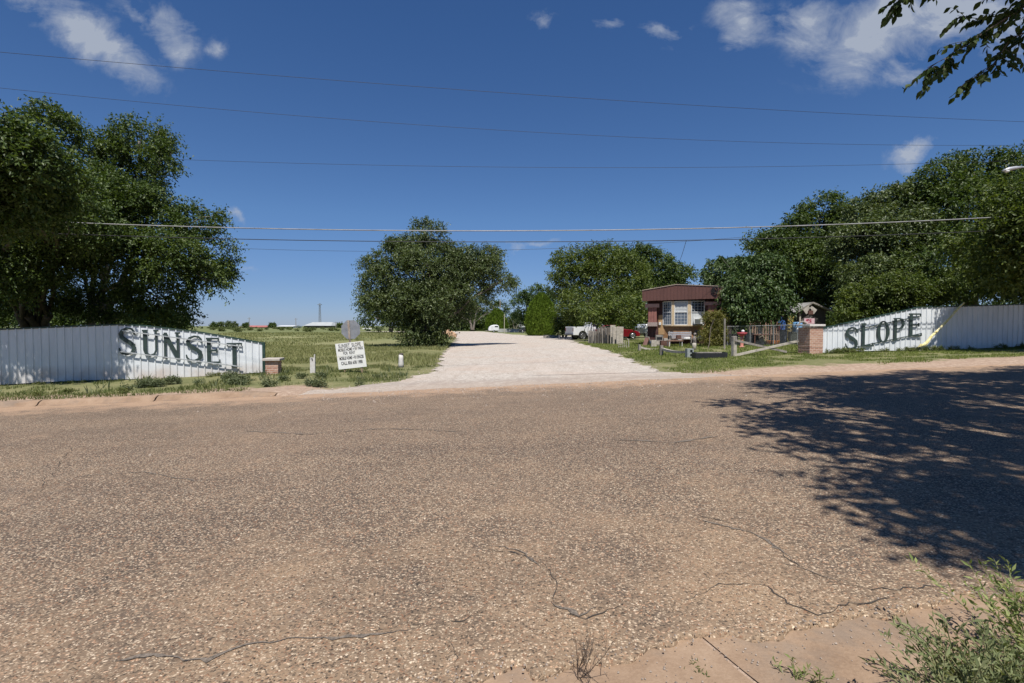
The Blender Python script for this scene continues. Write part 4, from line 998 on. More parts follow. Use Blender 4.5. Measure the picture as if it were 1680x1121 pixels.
poly = [(bl[0], bl[1]), (br_[0], br_[1]), (fr[0], fr[1]), (fp_[0], fp_[1]), (fl[0], fl[1])]
MB().prism(poly, -.62, -.56).build('fascia', M_fas, home)
mb = MB(); s = bl[0]+.08
while s < br_[0]:
    t = (s-bl[0])/(br_[0]-bl[0]); zb_ = bl[1]+(br_[1]-bl[1])*t
    zt_ = fl[1]+(fp_[1]-fl[1])*(s-fl[0])/(fp_[0]-fl[0]) if s < fp_[0] else fp_[1]+(fr[1]-fp_[1])*(s-fp_[0])/(fr[0]-fp_[0])
    mb.box((s, -.63, (zb_+zt_)/2), (.035, .022, zt_-zb_-.02)); s += .215
mb.build('fascia_ribs', M_fas, home)
rp = [(bl[0], bl[1]+.02), (br_[0], br_[1]+.02), (fr[0]+.03, fr[1]+.02), (fp_[0], fp_[1]+.03), (fl[0]-.03, fl[1]+.02)]
MB().prism(rp, -.555, 12.3).build('roof', pm('roof_edge_metal', (.30, .25, .22), .5, .2, 4), home)
mb = MB()
for a, b in ((fl, fp_), (fp_, fr)): mb.bar((a[0], -.6, a[1]+.02), (b[0], -.6, b[1]+.02), .12, .035)
mb.build('roof_trim', pm('trim_pale', (.42, .34, .28), .6, .2, 6), home)
# a dark cable coil hanging on the fascia
cxy = hz(1173, 478); mb = MB()
for k in range(5): mb.tube([(cxy[0]+.17*math.cos(a)*(1-.1*k)+k*.03, -.67-.015*k, cxy[1]+.19*math.sin(a)) for a in [i*PI/8 for i in range(17)]], .016, 5)
mb.build('cable_coil', pm('black_rubber', (.015, .015, .016), .7, .2, 20), home)
for (x0, x1, c0, c1, ty, py, by) in ((1065, 1078.5, 1060, 1083, 499, 505, 535.5), (1162, 1177, 1156.5, 1183, 495.5, 501, 560)):
    hbox(MB(), x0, py, x1, by, .02, .3).build('pillar', M_pil, home, bevel=.01)
    hbox(MB(), c0, ty, c1, py, .0, .38).build('pillar_cap', M_pcap, home)
    mb = MB()
    for k in range(1, 3): q = x0+(x1-x0)*k/3; hbox(mb, q-.2, py+1, q+.2, by-1, .3, .306)
    mb.build('pillar_groove', M_mar, home)
hbox(MB(), 1064, 529, 1080, 535.5, .30, .34).build('lattice_panel', pm('grey_lattice', (.34, .27, .24), .8, .4, 30), home)
# bay window
g = {k: hz(k, 515)[0] for k in (1088, 1104, 1108, 1130, 1135, 1156)}; zt = hz(1120, 494.5)[1]; zb = hz(1120, 533.5)[1]; zm = hz(1120, 512.5)[1]; dp = .42
M_cur = pm('white_blinds', (.50, .52, .52), .8, .12, 3, stretch=(1, 1, 9)); M_scr = pm('window_screen', (.13, .16, .20), .5, .15, 4); M_dkgl = pm('dark_window_glass', (.035, .045, .06), .12, .2, 2, spec=.8)
M_wht = pm('white_trim_paint', (.72, .72, .70), .6, .08, 9)
def panel(p0, p1, up, lo):
    """one window of the bay, between plan points p0, p1"""
    p0 = Vector((p0[0], p0[1], 0)); p1 = Vector((p1[0], p1[1], 0)); d = p1-p0; L = d.length; d.normalize(); n = Vector((d.y, -d.x, 0)); rz = math.atan2(d.y, d.x)
    mb = MB(); z = Vector((0, 0, 1)); fr_ = .045
    for zz in (zt-fr_/2, zm, zb+fr_/2): mb.box(p0+d*L/2+z*zz+n*.01, (L-.001, .05, fr_), rz)
    for t in (fr_/2, L-fr_/2): mb.box(p0+d*t+z*((zt+zb)/2)+n*.012, (fr_, .05, zt-zb), rz)
    w = mb.build('window', M_wht, home)
    MB().box(p0+d*L/2+z*((zt+zm)/2)-n*.01, (L-.02, .01, zt-zm-.02), rz).build('upper_pane', up, w)
    MB().box(p0+d*L/2+z*((zb+zm)/2)-n*.005, (L-.02, .01, zm-zb-.02), rz).build('lower_pane', lo, w)
    mb = MB()
    for t in (.25, .5, .75): mb.box(p0+d*L*t+z*((zt+zb)/2), (.012, .012, zt-zb-.06), rz)
    for q in (.25, .5, .75):
        for a_, b_ in ((zm, zt), (zb, zm)): mb.box(p0+d*L/2+z*(a_+(b_-a_)*q)-n*.0015, (L-.06, .012, .012), rz)
    mb.build('muntins', M_wht, w)
panel((g[1088], -.03), (g[1104], -dp), M_dkgl, M_scr); panel((g[1108], -dp), (g[1130], -dp), M_cur, M_scr); panel((g[1135], -dp), (g[1156], -.03), M_dkgl, M_cur)
mb = MB()
for a, b in ((1104, 1108), (1130, 1135)): mb.box(((g[a]+g[b])/2, -dp, (zt+zb)/2), (g[b]-g[a]+.01, .12, zt-zb))
mb.build('bay_mullion', M_cream, home)
mb = MB(); pl = [(g[1088]-.05, 0), (g[1104]-.03, -dp-.09), (g[1135]+.03, -dp-.09), (g[1156]+.05, 0)]
mb.add([(x, y, zb-.07) for x, y in pl]+[(x, y, zb-.0) for x, y in pl], [(3,2,1,0),(4,5,6,7),(0,1,5,4),(1,2,6,5),(2,3,7,6),(3,0,4,7)]); mb.build('bay_sill', M_cream, home)
mb = MB(); z0 = hz(1120, 556)[1]; pl = [(g[1088], -.01), (g[1104]+.12, -dp+.05), (g[1135]-.12, -dp+.05), (g[1156], -.01)]
mb.add([(x, y, z0) for x, y in pl]+[(x, y, zb-.071) for x, y in pl], [(3,2,1,0),(4,5,6,7),(0,1,5,4),(1,2,6,5),(2,3,7,6),(3,0,4,7)]); mb.build('bay_base', pm('orange_plywood', (.36, .19, .09), .85, .3, 3, dirt=(.2, .11, .06)), home)
hbox(MB(), 1080.5, 517, 1088.6, 549, .01, .05).build('siding_panel', M_tan, home); hbox(MB(), 1153, 520, 1158, 549, .01, .05).build('siding_panel', M_tan, home)
a = hz(1089, 539); b = hz(1097, 549); c = hz(1080.5, 549)
mb = MB(); mb.add([(a[0], -.06, a[1]), (b[0], -.06, b[1]), (c[0], -.06, c[1]), (a[0], -.02, a[1]), (b[0], -.02, b[1]), (c[0], -.02, c[1])], [(0,2,1),(3,4,5),(0,1,4,3),(1,2,5,4),(2,0,3,5)])
mb.build('brace_board', M_tan, home)
hbox(MB(), 1081.5, 529, 1085, 533.5, .05, .14).build('porch_lamp', M_wht, home, bevel=.01)
ac = hbox(MB(), 1140, 522.5, 1154, 531.5, .15, .62).build('air_conditioner', M_wht, home, bevel=.012)
hbox(MB(), 1142, 524, 1151, 530.5, .62, .63).build('grille', pm('ac_grille', (.12, .13, .12), .6, .3, 40), ac)

# ================================================================== YARD THINGS
M_grey = pm('weathered_wood', (.27, .245, .215), .9, .35, 6, stretch=(1, 1, .2)); M_greyl = pm('pale_weathered_wood', (.44, .40, .34), .9, .3, 6)
M_black = pm('black_plastic', (.02, .021, .023), .5, .25, 8); M_brown = pm('brown_cloth', (.12, .06, .045), .9, .25, 8)
def local(px, py, Y=None):
    p = gp(px, py) if Y is None else Vector((at(px, py, Y).x, Y, 0))
    p.z = surf(p.x, p.y); return p
def wid(n, Y): return n/FPX*Y
# bench
p = local(1116, 562, 31.2); o = thing('garden_bench', 'grey slatted garden bench in front of the bay window', 'bench', p, R(-12))
w = wid(37, 31); mb = MB()
for k in range(4): mb.bar((-w/2, .22+.03*k, .50+.105*k), (w/2, .22+.03*k, .50+.105*k), .02, .08)
mb.build('backrest', pm('bluish_grey_slats', (.36, .37, .40), .8, .25, 9), o)
mb = MB()
for k in range(4): mb.bar((-w/2, -.2+.11*k, .42), (w/2, -.2+.11*k, .42), .09, .025)
mb.build('seat', M_grey, o)
for x in (-w/2+.06, w/2-.06):
    MB().bar((x, -.2, -.03), (x, -.2, .41), .05, .06).bar((x, .16, -.03), (x, .32, .9), .05, .05).bar((x, -.24, .6), (x, .26, .62), .06, .03).bar((x, -.2, .43), (x, -.2, .6), .04, .04).build('leg_frame', M_grey, o)
for k, (dx, sz, m_, nm, lb) in enumerate([(-.62, (.22, .2, .2), M_black, 'dark box', 'small dark box at the left end of the bench seat'), (-.1, (.3, .22, .24), M_brown, 'brown sack', 'brown sack in the middle of the bench seat'), (.42, (.42, .25, .1), M_wht, 'white bag', 'flat white bag at the right of the bench seat')]):
    q = p+Matrix.Rotation(R(-12), 3, 'Z') @ Vector((dx, 0, .433)); oo = MB().box((0, 0, sz[2]/2), sz, .2*k, taper=.82).build(nm.split()[1] if k else 'box', m_, None, bevel=.03); oo.location = q; tag(oo, lb, nm.split()[1])
# small table
p = local(1108.5, 569.5); w = wid(21, p.y); o = thing('small_table', 'low table with thin white legs in front of the garden bench', 'table', p, 0); hh = .36
MB().box((0, .2, hh), (w+.12, .5, .03)).build('table_top', pm('table_top_wood', (.33, .2, .14), .7, .2, 8), o)
for x in (-w/2, w/2):
    for y in (0, .4): MB().box((x, y, hh/2-.02), (.03, .03, hh)).build('leg', M_wht, o)
for k, (dx, sz, m_, lb) in enumerate([(-.32, (.22, .2, .05), M_wht, 'white tray on the left end of the low table'), (.05, (.12, .12, .12), M_brown, 'small brown pot in the middle of the low table'), (.32, (.26, .22, .06), M_wht, 'white dish on the right of the low table')]):
    oo = MB().lathe((0, 0, 0), [(sz[0]*.35, 0), (sz[0]*.5, sz[2]), (sz[0]*.42, sz[2]), (sz[0]*.3, .015)], 12).build(['tray', 'pot', 'dish'][k], m_); oo.location = p+Vector((dx, .2, hh+.016)); tag(oo, lb, ['tray', 'pot', 'dish'][k])
# blue tub, a-frame, cabinet, boxes
p = local(1074, 568); w = wid(12, p.y)/2
o = thing('plastic_tub', 'bright blue plastic tub on the grass at the left of the bench', 'tub', p)
MB().lathe((0, 0, 0), [(w*.8, 0), (w, .26), (w*1.08, .27), (w*1.08, .30), (w*.96, .30), (w*.76, .03)], 20).build('tub_body', pm('blue_plastic', (.02, .08, .42), .4, .12, 5), o, True)
for s in (-1, 1): MB().tube([(s*w, -.08, .27), (s*(w+.06), -.05, .24), (s*(w+.06), .05, .24), (s*w, .08, .27)], .012, 6).build('handle', MC['blue_plastic'], o)
p = local(1061, 567.5); o = thing('folding_board', 'leaning pair of boards forming an a frame left of the blue tub', 'a frame board', p, R(20))
MB().bar((-.17, 0, 0), (.04, 0, .55), .03, .4, Vector((0, 1, 0))).build('brown_board', pm('rosy_board', (.30, .16, .13), .8, .25, 6), o)
MB().bar((.24, 0, 0), (.02, 0, .57), .03, .42, Vector((0, 1, 0))).build('white_board', M_greyl, o)
p = local(1082, 563, 31.3); o = thing('old_cabinet', 'grey weathered cabinet with an open front left of the bench', 'cabinet', p, R(-10)); w = wid(12, 31)
MB().box((0, .2, .35), (w, .4, .7)).build('cabinet_body', M_grey, o, bevel=.01)
MB().box((0, -.003, .50), (w*.72, .012, .16)).build('open_shelf', M_black, o); MB().box((.0, -.004, .22), (w*.8, .014, .2)).build('drawer_front', M_greyl, o)
for k, (px, py, w, h, m_, lb) in enumerate([(1072, 563, .3, .42, M_greyl, 'small pale box standing behind the blue tub'), (1091.5, 563, .22, .5, M_greyl, 'small pale framed box right of the grey cabinet'), (1090, 564, .5, .36, M_brown, 'brown wooden crate right of the grey cabinet')]):
    p = local(px, py, 31.0-.25*(k == 0)+.3*(k == 1)); oo = MB().box((0, 0, h/2), (w, .25, h)).box((0, -.128, h*.5), (w*.5, .01, h*.4)).build('crate' if k == 2 else 'box', m_, None, bevel=.012); oo.location = p; tag(oo, lb, 'crate' if k == 2 else 'box')
# stump, statue, chair
p = local(1139, 574); h = wid(12, p.y); oo = MB().lathe((0, 0, -.04), [(.11, 0), (.10, h*.6), (.10, h), (.0, h+.02)], 12).build('stump', M_greyl, None, True); oo.location = p; tag(oo, 'short pale wooden stump post standing in the grass before the bench', 'stump')
p = local(1140, 565, 30.6); o = thing('garden_statue', 'mottled grey garden statue at the right end of the bench', 'statue', p)
MB().lathe((0, 0, 0), [(.16, 0), (.15, .06), (.09, .1), (.12, .3), (.15, .45), (.10, .56), (.05, .6), (.085, .68), (.07, .77), (.0, .8)], 14).build('statue_body', pm('statue_grey', (.25, .22, .2), .9, .4, 14), o, True)
p = local(1149, 566, 30.8); o = thing('patio_chair', 'dark patio chair heaped with pale cloth left of the yellow green shrub', 'chair', p, R(25))
MB().box((0, 0, .4), (.45, .45, .04)).build('seat', M_black, o); MB().box((0, .22, .68), (.45, .04, .5)).build('backrest', M_black, o)
for x in (-.2, .2):
    for y in (-.2, .2): MB().box((x, y, .19), (.03, .03, .4)).build('leg', M_black, o)
oo = MB().lathe((0, 0, 0), [(.2, 0), (.22, .06), (.13, .14), (.03, .18)], 9).build('folded_cloth', M_wht, None, True); oo.location = p+Vector((0, 0, .425)); tag(oo, 'crumpled pale cloth lying on the dark patio chair', 'cloth')
# low timber rails
def rail(label, posts, r0, r1, Y0, Y1, sag=.05):
    o = thing('low_rail', label, 'rail', local(*posts[0][:2]), 0, 'low timber rails along the drive'); b0 = Vector(o.location)
    for px, by, ty, w in [(q[0], q[1], 0, 0) if len(q) < 3 else q for q in posts]:
        p = local(px, by)-b0; h = (by-ty)/FPX*(p.y+b0.y) if ty else .35
        MB().box(p+Vector((0, 0, h/2-.04)), (w or .12, .14, h+.08), .1).build('post', M_grey, o, bevel=.008)
    a = at(*r0, Y0)-b0; b = at(*r1, Y1)-b0; pts = [a.lerp(b, t/8)-Vector((0, 0, sag*math.sin(PI*t/8))) for t in range(9)]; mb = MB()
    for u, v in zip(pts, pts[1:]): mb.bar(u, v, .12, .10)
    mb.build('rail_beam', M_greyl, o); return o
Yb = local(1049, 576).y; Yc = local(1085, 583).y; Yd = local(1131, 587).y
rail('low sagging timber rail nearest the leaning picket stack', [(1049, 576, 565.5, .12)], (1049.5, 569.5), (1078, 573.5), Yb, Yb+.3)
rail('low sagging timber rail ending at the upright concrete block', [(1085, 583, 567, .13)], (1086, 572.5), (1126, 577.5), Yc, Yd+.1, .06)
p = local(1131, 587); w = wid(11, p.y); h = wid(15, p.y)
o = thing('concrete_block', 'grey concrete block on end with two dark holes between rail and black trough', 'block', p, R(8))
mb = MB(); t_ = .05
for x, ww in ((-w*.28, w*.44), (w/2-t_/2, t_)): mb.box((x, 0, h/2), (ww, .2, h))
for z in (t_/2, h/2, h-t_/2): mb.box((w*.2, .001, z), (w*.52, .198, t_))
mb.build('block_body', pm('block_grey', (.30, .33, .32), .9, .2, 12), o); MB().box((w*.2, .07, h/2), (w*.5, .02, h*.9)).build('block_core', M_black, o)
p = local(1164, 588); w = wid(53, p.y); o = thing('black_trough', 'long low black trough of rubble left of the crossed rail gate', 'trough', p, R(3))
mb = MB(); H_ = .2
for y in (-.17, .17): mb.box((0, y, H_/2), (w, .05, H_))
for x in (-w/2+.02, w/2-.02): mb.box((x, 0, H_/2+.02), (.08, .33, H_+.04))
mb.box((0, 0, .03), (w-.1, .3, .05)); mb.build('trough_body', M_black, o, bevel=.01)
rr = random.Random(4); mb = MB()
for k in range(26): mb.lathe((rr.uniform(-w/2+.15, w/2-.15), rr.uniform(-.1, .1), .08), [(.03, 0), (.07, .05), (.05, .1), (.0, .11)], 6)
mb.build('rubble', pm('rubble', (.38, .36, .34), .9, .35, 10), o); MB().bar((-w/2+.1, .15, .225), (w/2-.08, .15, .225), .05, .04).build('top_plank', M_grey, o)
# crossed rail gate
pA = local(1204, 585); pB = local(1315, 580); o = thing('rail_gate', 'crossed timber rail barrier between two grey posts beside the brick pillar', 'gate', pA)
d = pB-pA; hA = wid(33, pA.y); hB = wid(30, pB.y)
MB().box((0, 0, hA/2-.1), (.155, .155, hA+.2), .3).build('post', M_greyl, o, bevel=.01); MB().box((0, 0, hA-.1), (.16, .16, .22), .3).build('post_top', M_grey, o, bevel=.02)
MB().box(d+Vector((0, 0, hB/2-.1)), (.15, .15, hB+.2), .2).build('post', M_grey, o, bevel=.01)
rb = at(1206, 558.5, pA.y-.12)-pA; re = at(1290, 577.5, pB.y-.15)-pA; MB().bar(rb, re, .06, .085).build('falling_rail', M_grey, o)
rb = at(1207, 583, pA.y-.03)-pA; re = at(1312, 559, pB.y-.10)-pA; MB().bar(rb, re, .06, .09).build('rising_rail', M_greyl, o)
# bird bath
p = local(1217, 570.5); o = thing('bird_bath', 'salmon pink pedestal bird bath on the lawn behind the crossed rails', 'bird bath', p); h = wid(26, p.y)
MP = pm('salmon_paint', (.55, .22, .17), .8, .25, 9, dirt=(.5, .36, .3))
MB().lathe((0, 0, 0), [(.17, 0), (.15, .05), (.07, .1), (.09, .25), (.06, .4), (.09, h*.62), (.07, h*.72)], 16).build('pedestal', MP, o, True)
MB().lathe((0, 0, h*.72), [(.08, 0), (.22, .1), (.27, .2), (.24, .2), (.1, .1)], 18).build('basin', pm('pink_basin', (.42, .07, .09), .7, .25, 9), o, True)
oo = MB().lathe((0, 0, 0), [(.04, 0), (.09, .06), (.07, .13), (0, .16)], 10).build('white_ball', M_wht, None, True); oo.location = p+Vector((.05, 0, h*.72+.19)); tag(oo, 'small white ball resting on the pink bird bath', 'ball')
# chain link fence
p0 = local(1193, 566, 29.2); p1 = local(1308, 566, 28.2); o = thing('chain_link_fence', 'grey chain link fence across the cluttered yard behind the bird bath', 'fence', p0); d = p1-p0; L = d.length; H_ = 1.15
M_gal = pm('galvanised_wire', (.20, .21, .21), .6, .2, 9)
for k in range(4): MB().tube([d*(k/3)-Vector((0, 0, .1)), d*(k/3)+Vector((0, 0, H_))], .03, 8).build('post', M_gal, o)
MB().tube([Vector((0, 0, H_-.02)), d+Vector((0, 0, H_-.02))], .02, 6).build('top_rail', M_gal, o)
mb = MB(); n = 52; u = d.normalized()
for k in range(-14, n):
    for s in (0, 1):
        a = k*.085; x0 = max(0, a); x1 = min(L, a+H_)
        if x1-x0 < .05: continue
        za, zb_ = (x0-a), (x1-a)
        if s: za, zb_ = H_-za, H_-zb_
        mb.tube([u*x0+Vector((0, 0, za+.0)), u*x1+Vector((0, 0, zb_))], .0035, 3, False)
mb.build('wire_mesh', M_gal, o)
# picket fence further back
p0 = local(1228, 560, 34.5); p1 = local(1285, 560, 34.0); o = thing('picket_fence', 'weathered picket fence with pinkish tops under the broadleaf tree', 'fence', p0); d = p1-p0; L = d.length; n = int(L/.16)
for k in range(n):
    q = d*((k+.5)/n); hh = 2.0+random.uniform(-.06, .06); mb = MB(); mb.box(q+Vector((0, 0, hh/2)), (.10, .02, hh)).box(q+Vector((0, .0, hh+.02)), (.05, .02, .06)); mb.build('picket', pm('picket_wood', (.30, .19, .14), .9, .4, 3), o)
mb = MB()
for z in (.5, 1.55): mb.bar(Vector((0, .04, z)), d+Vector((0, .04, z)), .04, .09)
mb.build('fence_rail', M_grey, o)
# hanging cloths, drums, ornaments
def cloth(name, label, px, top, bot, wpx, Y, mat, seed):
    rr = random.Random(seed); p = local(px, 560, Y); zt_ = at(px, top, Y).z-p.z; zb_ = at(px, bot, Y).z-p.z; w = wid(wpx, Y); mb = MB(); nx, nz = 12, 10
    for i in range(nz+1):
        for j in range(nx+1):
            t = i/nz; u_ = j/nx; ww = w*(.72+.28*math.sin(PI*min(1, t*1.1)))
            mb.v.append(((u_-.5)*ww, .06*math.sin(u_*13+seed+t*2)*(.4+t)+.03*rr.uniform(-1, 1), zt_+(zb_-zt_)*t+.04*math.sin(u_*5+seed)*t))
    for i in range(nz):
        for j in range(nx): a = i*(nx+1)+j; mb.f.append((a, a+1, a+nx+2, a+nx+1))
    o = mb.build(name, mat, None, True); o.location = p; so = o.modifiers.new('t', 'SOLIDIFY'); so.thickness = .012
    return tag(o, label, 'cloth')
M_bl = pm('blue_cloth', (.06, .17, .50), .8, .3, 6); M_lb = pm('light_blue_plastic', (.16, .35, .62), .5, .2, 5); M_rd = pm('red_cloth', (.42, .05, .05), .8, .3, 6)
cloth('hanging_cloth', 'big blue cloth draped in the cluttered yard behind the crossed rails', 1282, 520, 546, 12, 31, M_bl, 2)
cloth('hanging_cloth', 'small red cloth draped left of the big blue cloth', 1277, 530, 543, 6, 30.6, M_rd, 5)
cloth('hanging_cloth', 'small white cloth left of the red one in the cluttered yard', 1270, 532, 538, 7, 30.8, M_wht, 7)
p0 = local(1262, 560, 31.2); p1 = local(1296, 560, 31.2); o = thing('clothes_line', 'timber poles with a line holding the cloths in the yard', 'clothes line', p0); d = p1-p0
for q in (Vector(), d): MB().tube([q-Vector((0, 0, .1)), q+Vector((0, 0, 2.0))], .035, 8).build('pole', M_grey, o)
MB().tube([Vector((0, -.1, 1.97)), d+Vector((0, -.1, 1.97))], .008, 5).build('line', M_gal, o)
p = local(1308, 560, 30.2); z = at(1308, 537.5, 30.2).z-p.z; o = thing('blue_drum', 'light blue plastic drum raised on a block beside the mailbox', 'drum', p)
MB().lathe((0, 0, z-.32), [(.22, 0), (.25, .04), (.25, .3), (.26, .32), (.25, .35), (.25, .6), (.2, .64)], 18).build('drum_body', M_lb, o, True)
MB().box((0, 0, (z-.32)/2-.02), (.45, .45, z-.3)).build('drum_base', pm('dark_block', (.07, .06, .055), .9, .3, 8), o)
p = local(1297, 560, 30.4); o = thing('garden_trellis', 'ornate mustard yellow garden trellis right of the big blue cloth', 'trellis', p); MY = pm('mustard_paint', (.50, .38, .10), .7, .3, 12)
z1 = at(1297, 516, 30.4).z-p.z; z0 = at(1297, 543, 30.4).z-p.z; mb = MB()
for x in (-.2, -.07, .07, .2): mb.bar((x, 0, 0), (x*.8, 0, z1*(1-abs(x)*.3)), .035, .03)
for k in range(5): zz = z0+(z1-.15-z0)*k/4; mb.bar((-.22+.02*k, -.02, zz), (.22-.02*k, -.02, zz), .03, .04)
for k in range(4): mb.tube([(.1*math.cos(a), -.04, z0+.15+(z1-z0)*.23*k+.1*math.sin(a)) for a in [i*PI/5 for i in range(11)]], .018, 5)
mb.build('trellis_frame', MY, o)
p = local(1252, 565, 28.9); o = thing('yard_table', 'dark table frame with an orange toy cart beneath the trees', 'table', p)
MB().box((0, 0, .62), (1.3, .6, .04)).build('table_top', M_brown, o)
for x in (-.6, .6):
    for y in (-.25, .25): MB().box((x, y, .3), (.05, .05, .62)).build('leg', M_brown, o)
for k, (px, Y, w, h, c, lb) in enumerate([(1238, 30.5, .5, .5, (.10, .10, .10), 'dark bin behind the chain link fence near the pale trunk'), (1228, 30.2, .35, .6, (.2, .2, .21), 'grey bin left of the pale trunk behind the fence'), (1268, 29.6, .55, .18, (.55, .18, .04), 'orange toy cart behind the chain link fence'), (1285, 30, .4, .75, (.07, .09, .14), 'navy bin under the big blue cloth'), (1302, 29.8, .5, .6, (.06, .07, .06), 'black bin under the yellow trellis'), (1200, 30.4, .6, .55, (.05, .05, .06), 'black bin right of the yellow green shrub')]):
    p = local(px, 560, Y); o = thing('toy_cart' if k == 2 else 'yard_bin', lb, 'cart' if k == 2 else 'bin', p, .3*k)
    MB().box((0, 0, h/2+.06), (w, w*.8, h), taper=1.12).build('bin_body', pm('bin_%d' % k, c, .6, .25, 6), o, bevel=.02)
    if k == 2:
        for x in (-.2, .2): MB().lathe((x, -.24, 0), [(.06, 0), (.06, .02)], 10).build('wheel', M_black, o)
    else: MB().box((0, 0, h+.085), (w*1.2, w, .05)).build('lid', pm('bin_%d' % k, c), o, bevel=.015)
# mailbox and leaning post
p = local(1313.5, 577, 23.1); o = thing('mailbox', 'white mailbox on a dark post left of the tall brick pillar', 'mailbox', p); zt_ = at(1313.5, 537.5, 23.1).z-p.z; zb_ = at(1313.5, 546, 23.1).z-p.z
MB().box((0, 0, zb_/2), (.09, .09, zb_)).build('post', M_grey, o)
w = .1; MB().prism([(-w, zb_), (w, zb_)]+[(w*math.cos(a), zt_-w+w*math.sin(a)) for a in [i*PI/8 for i in range(9)]], -.22, .2).build('box_shell', M_wht, o, bevel=.008)
MB().prism([(-w*.85, zb_+.015), (w*.85, zb_+.015)]+[(w*.85*math.cos(a), zt_-w+w*.85*math.sin(a)) for a in [i*PI/8 for i in range(9)]], -.232, -.222).build('box_door', pm('mail_grey', (.5, .5, .5), .6, .1, 9), o)
# dotted sign board and bird house
p = local(1327, 560, 26.5); c = at(1326, 527, 26.5)-p; o = thing('dotted_board', 'pale pink board with red dots above the tall brick pillar', 'board', p)
w = wid(17, 26.5); h = wid(9, 26.5); MB().box(c+Vector((.05, 0, 0)), (w, .03, h)).build('board', pm('pink_board', (.66, .45, .47), .7, .15, 8), o); mb = MB(); rr = random.Random(6)
for k in range(13):
    x = c.x-.1+w*.52*rr.random(); z = c.z+h*.42*rr.uniform(-1, 1); mb.v += [(x+.032*math.cos(a), -.018, z+.032*math.sin(a)) for a in [i*PI/5 for i in range(10)]]; mb.f.append(tuple(range(len(mb.v)-10, len(mb.v))))
mb.build('dots', pm('dot_red', (.45, .05, .09), .7, .1, 8), o)
for x in (-.2, .3): MB().box((c.x+x, .03, c.z/2), (.05, .05, c.z)).build('post', M_grey, o)
a_ = at(1320, 531, 26.3)-p; MB().tube([(a_.x-.25, -.05, a_.z-.1), (a_.x-.15, -.05, a_.z+.06), (a_.x, -.05, a_.z+.1), (a_.x+.17, -.05, a_.z-.0), (a_.x+.25, -.05, a_.z-.12)], .045, 8).build('wheel_arch', M_grey, o)
p = local(1328, 560, 28.5); o = thing('bird_house', 'little peaked bird house on a pole in front of the gabled shed', 'bird house', p); zr = at(1328, 508, 28.5).z-p.z
MB().box((0, 0, zr/2-.1), (.06, .06, zr-.1)).build('pole', M_grey, o); MB().box((0, 0, zr-.17), (.26, .2, .22)).build('house_box', M_brown, o)
MB().bar((-.3, 0, zr-.14), (0, 0, zr+.08), .3, .025, Vector((0, 1, 0))).bar((.3, 0, zr-.14), (0, 0, zr+.08), .3, .025, Vector((0, 1, 0))).build('roof', M_greyl, o)
# gabled shed
p = local(1340, 560, 33.5); o = thing('gabled_shed', 'small dark shed with a pale worn shingle gable roof behind the pillar', 'shed', p); Ys = 33.5
def sp_(px, py, dy=0): q = at(px, py, Ys)-p; q.y = dy; return q
e0, e1, e2 = sp_(1302, 513.5), sp_(1328.5, 497.5), sp_(1360, 511)
mb = MB(); mb.prism([(e0.x+.2, -.1), (e2.x-.2, -.1), (e2.x-.2, e2.z+.02), (e1.x, e1.z-.1), (e0.x+.2, e0.z+.02)], 0, 3.5); mb.build('shed_wall', pm('dark_boards', (.085, .075, .07), .9, .3, 5, stretch=(5, 1, .4)), o)
M_sh = pm('worn_shingle', (.33, .32, .30), .9, .5, 5, dirt=(.07, .065, .06))
mb = MB()
for a, b in ((e0, e1), (e2, e1)):
    d = (b-a); n = Vector((0, 0, 1)); vs = [a+Vector((0, -.35, 0)), b+Vector((0, -.35, 0)), b+Vector((0, 3.7, 0)), a+Vector((0, 3.7, 0))]
    mb.add(vs+[v+Vector((0, 0, .05)) for v in vs], [(3,2,1,0),(4,5,6,7),(0,1,5,4),(1,2,6,5),(2,3,7,6),(3,0,4,7)])
mb.build('roof', M_sh, o)
mb = MB(); mb.bar(e0+Vector((0, -.36, .02)), e1+Vector((0, -.36, .02)), .03, .1).bar(e1+Vector((0, -.37, .02)), e2+Vector((0, -.37, .02)), .03, .1); mb.build('barge_board', M_grey, o)
MB().box((e0.x+.35, -.1, e0.z/2), (.1, .1, e0.z)).build('porch_post', M_greyl, o)
# post by the shrub
p = local(1188.5, 573); h = wid(50, p.y); o = MB().tube([(0, 0, -.1), (0, 0, h)], .05, 8).build('fence_post', M_grey); o.location = p; tag(o, 'tall thin grey post between the yellow green shrub and the broadleaf tree', 'post')
# pale roof edge in the dark grove
p = local(1293, 560, 44); c = at(1293, 489.5, 44)-p; o = thing('open_shelter', 'pale metal roof edge of a shelter glimpsed in the dark grove', 'shelter', p); w = wid(22, 44)
MB().box(c, (w, 2.0, .1)).build('roof', pm('pale_metal', (.6, .62, .62), .5, .1, 4), o)
for x in (-w/2+.1, w/2-.1): MB().box((c.x+x, -.9, c.z/2), (.1, .1, c.z)).build('post', M_grey, o)

# stockade of weathered slabs by the drive
pA = local(966, 561, 41.5); pB = local(1019, 568.5, 36.2); o = thing('slab_fence', 'leaning stockade of grey weathered timber slabs beside the drive', 'fence', pA); d = pB-pA; n = 20; rr = random.Random(12)
x = 0.0; k = 0
while x < 1:
    wf = rr.uniform(.035, .06) if x < .62 else rr.uniform(.07, .11); q = d*(x+wf/2); Yq = (pA+q).y; hh = 1.18+.18*x+rr.uniform(-.12, .08)-(.14 if x < .3 else 0); w = d.length*wf*.96
    lean_ = rr.uniform(-.05, .05); mb = MB(); pts = []
    mb.bar(q-Vector((0, 0, .05)), q+Vector((lean_, rr.uniform(-.03, .03), hh)), w*.95, .07+rr.uniform(0, .05), d.normalized())
    oo = mb.build('slab', [M_grey, M_greyl, pm('dark_slab', (.15, .13, .11), .9, .4, 8)][rr.choice([0, 0, 1, 2]) if x < .7 else 1], o, bevel=.01); x += wf; k += 1
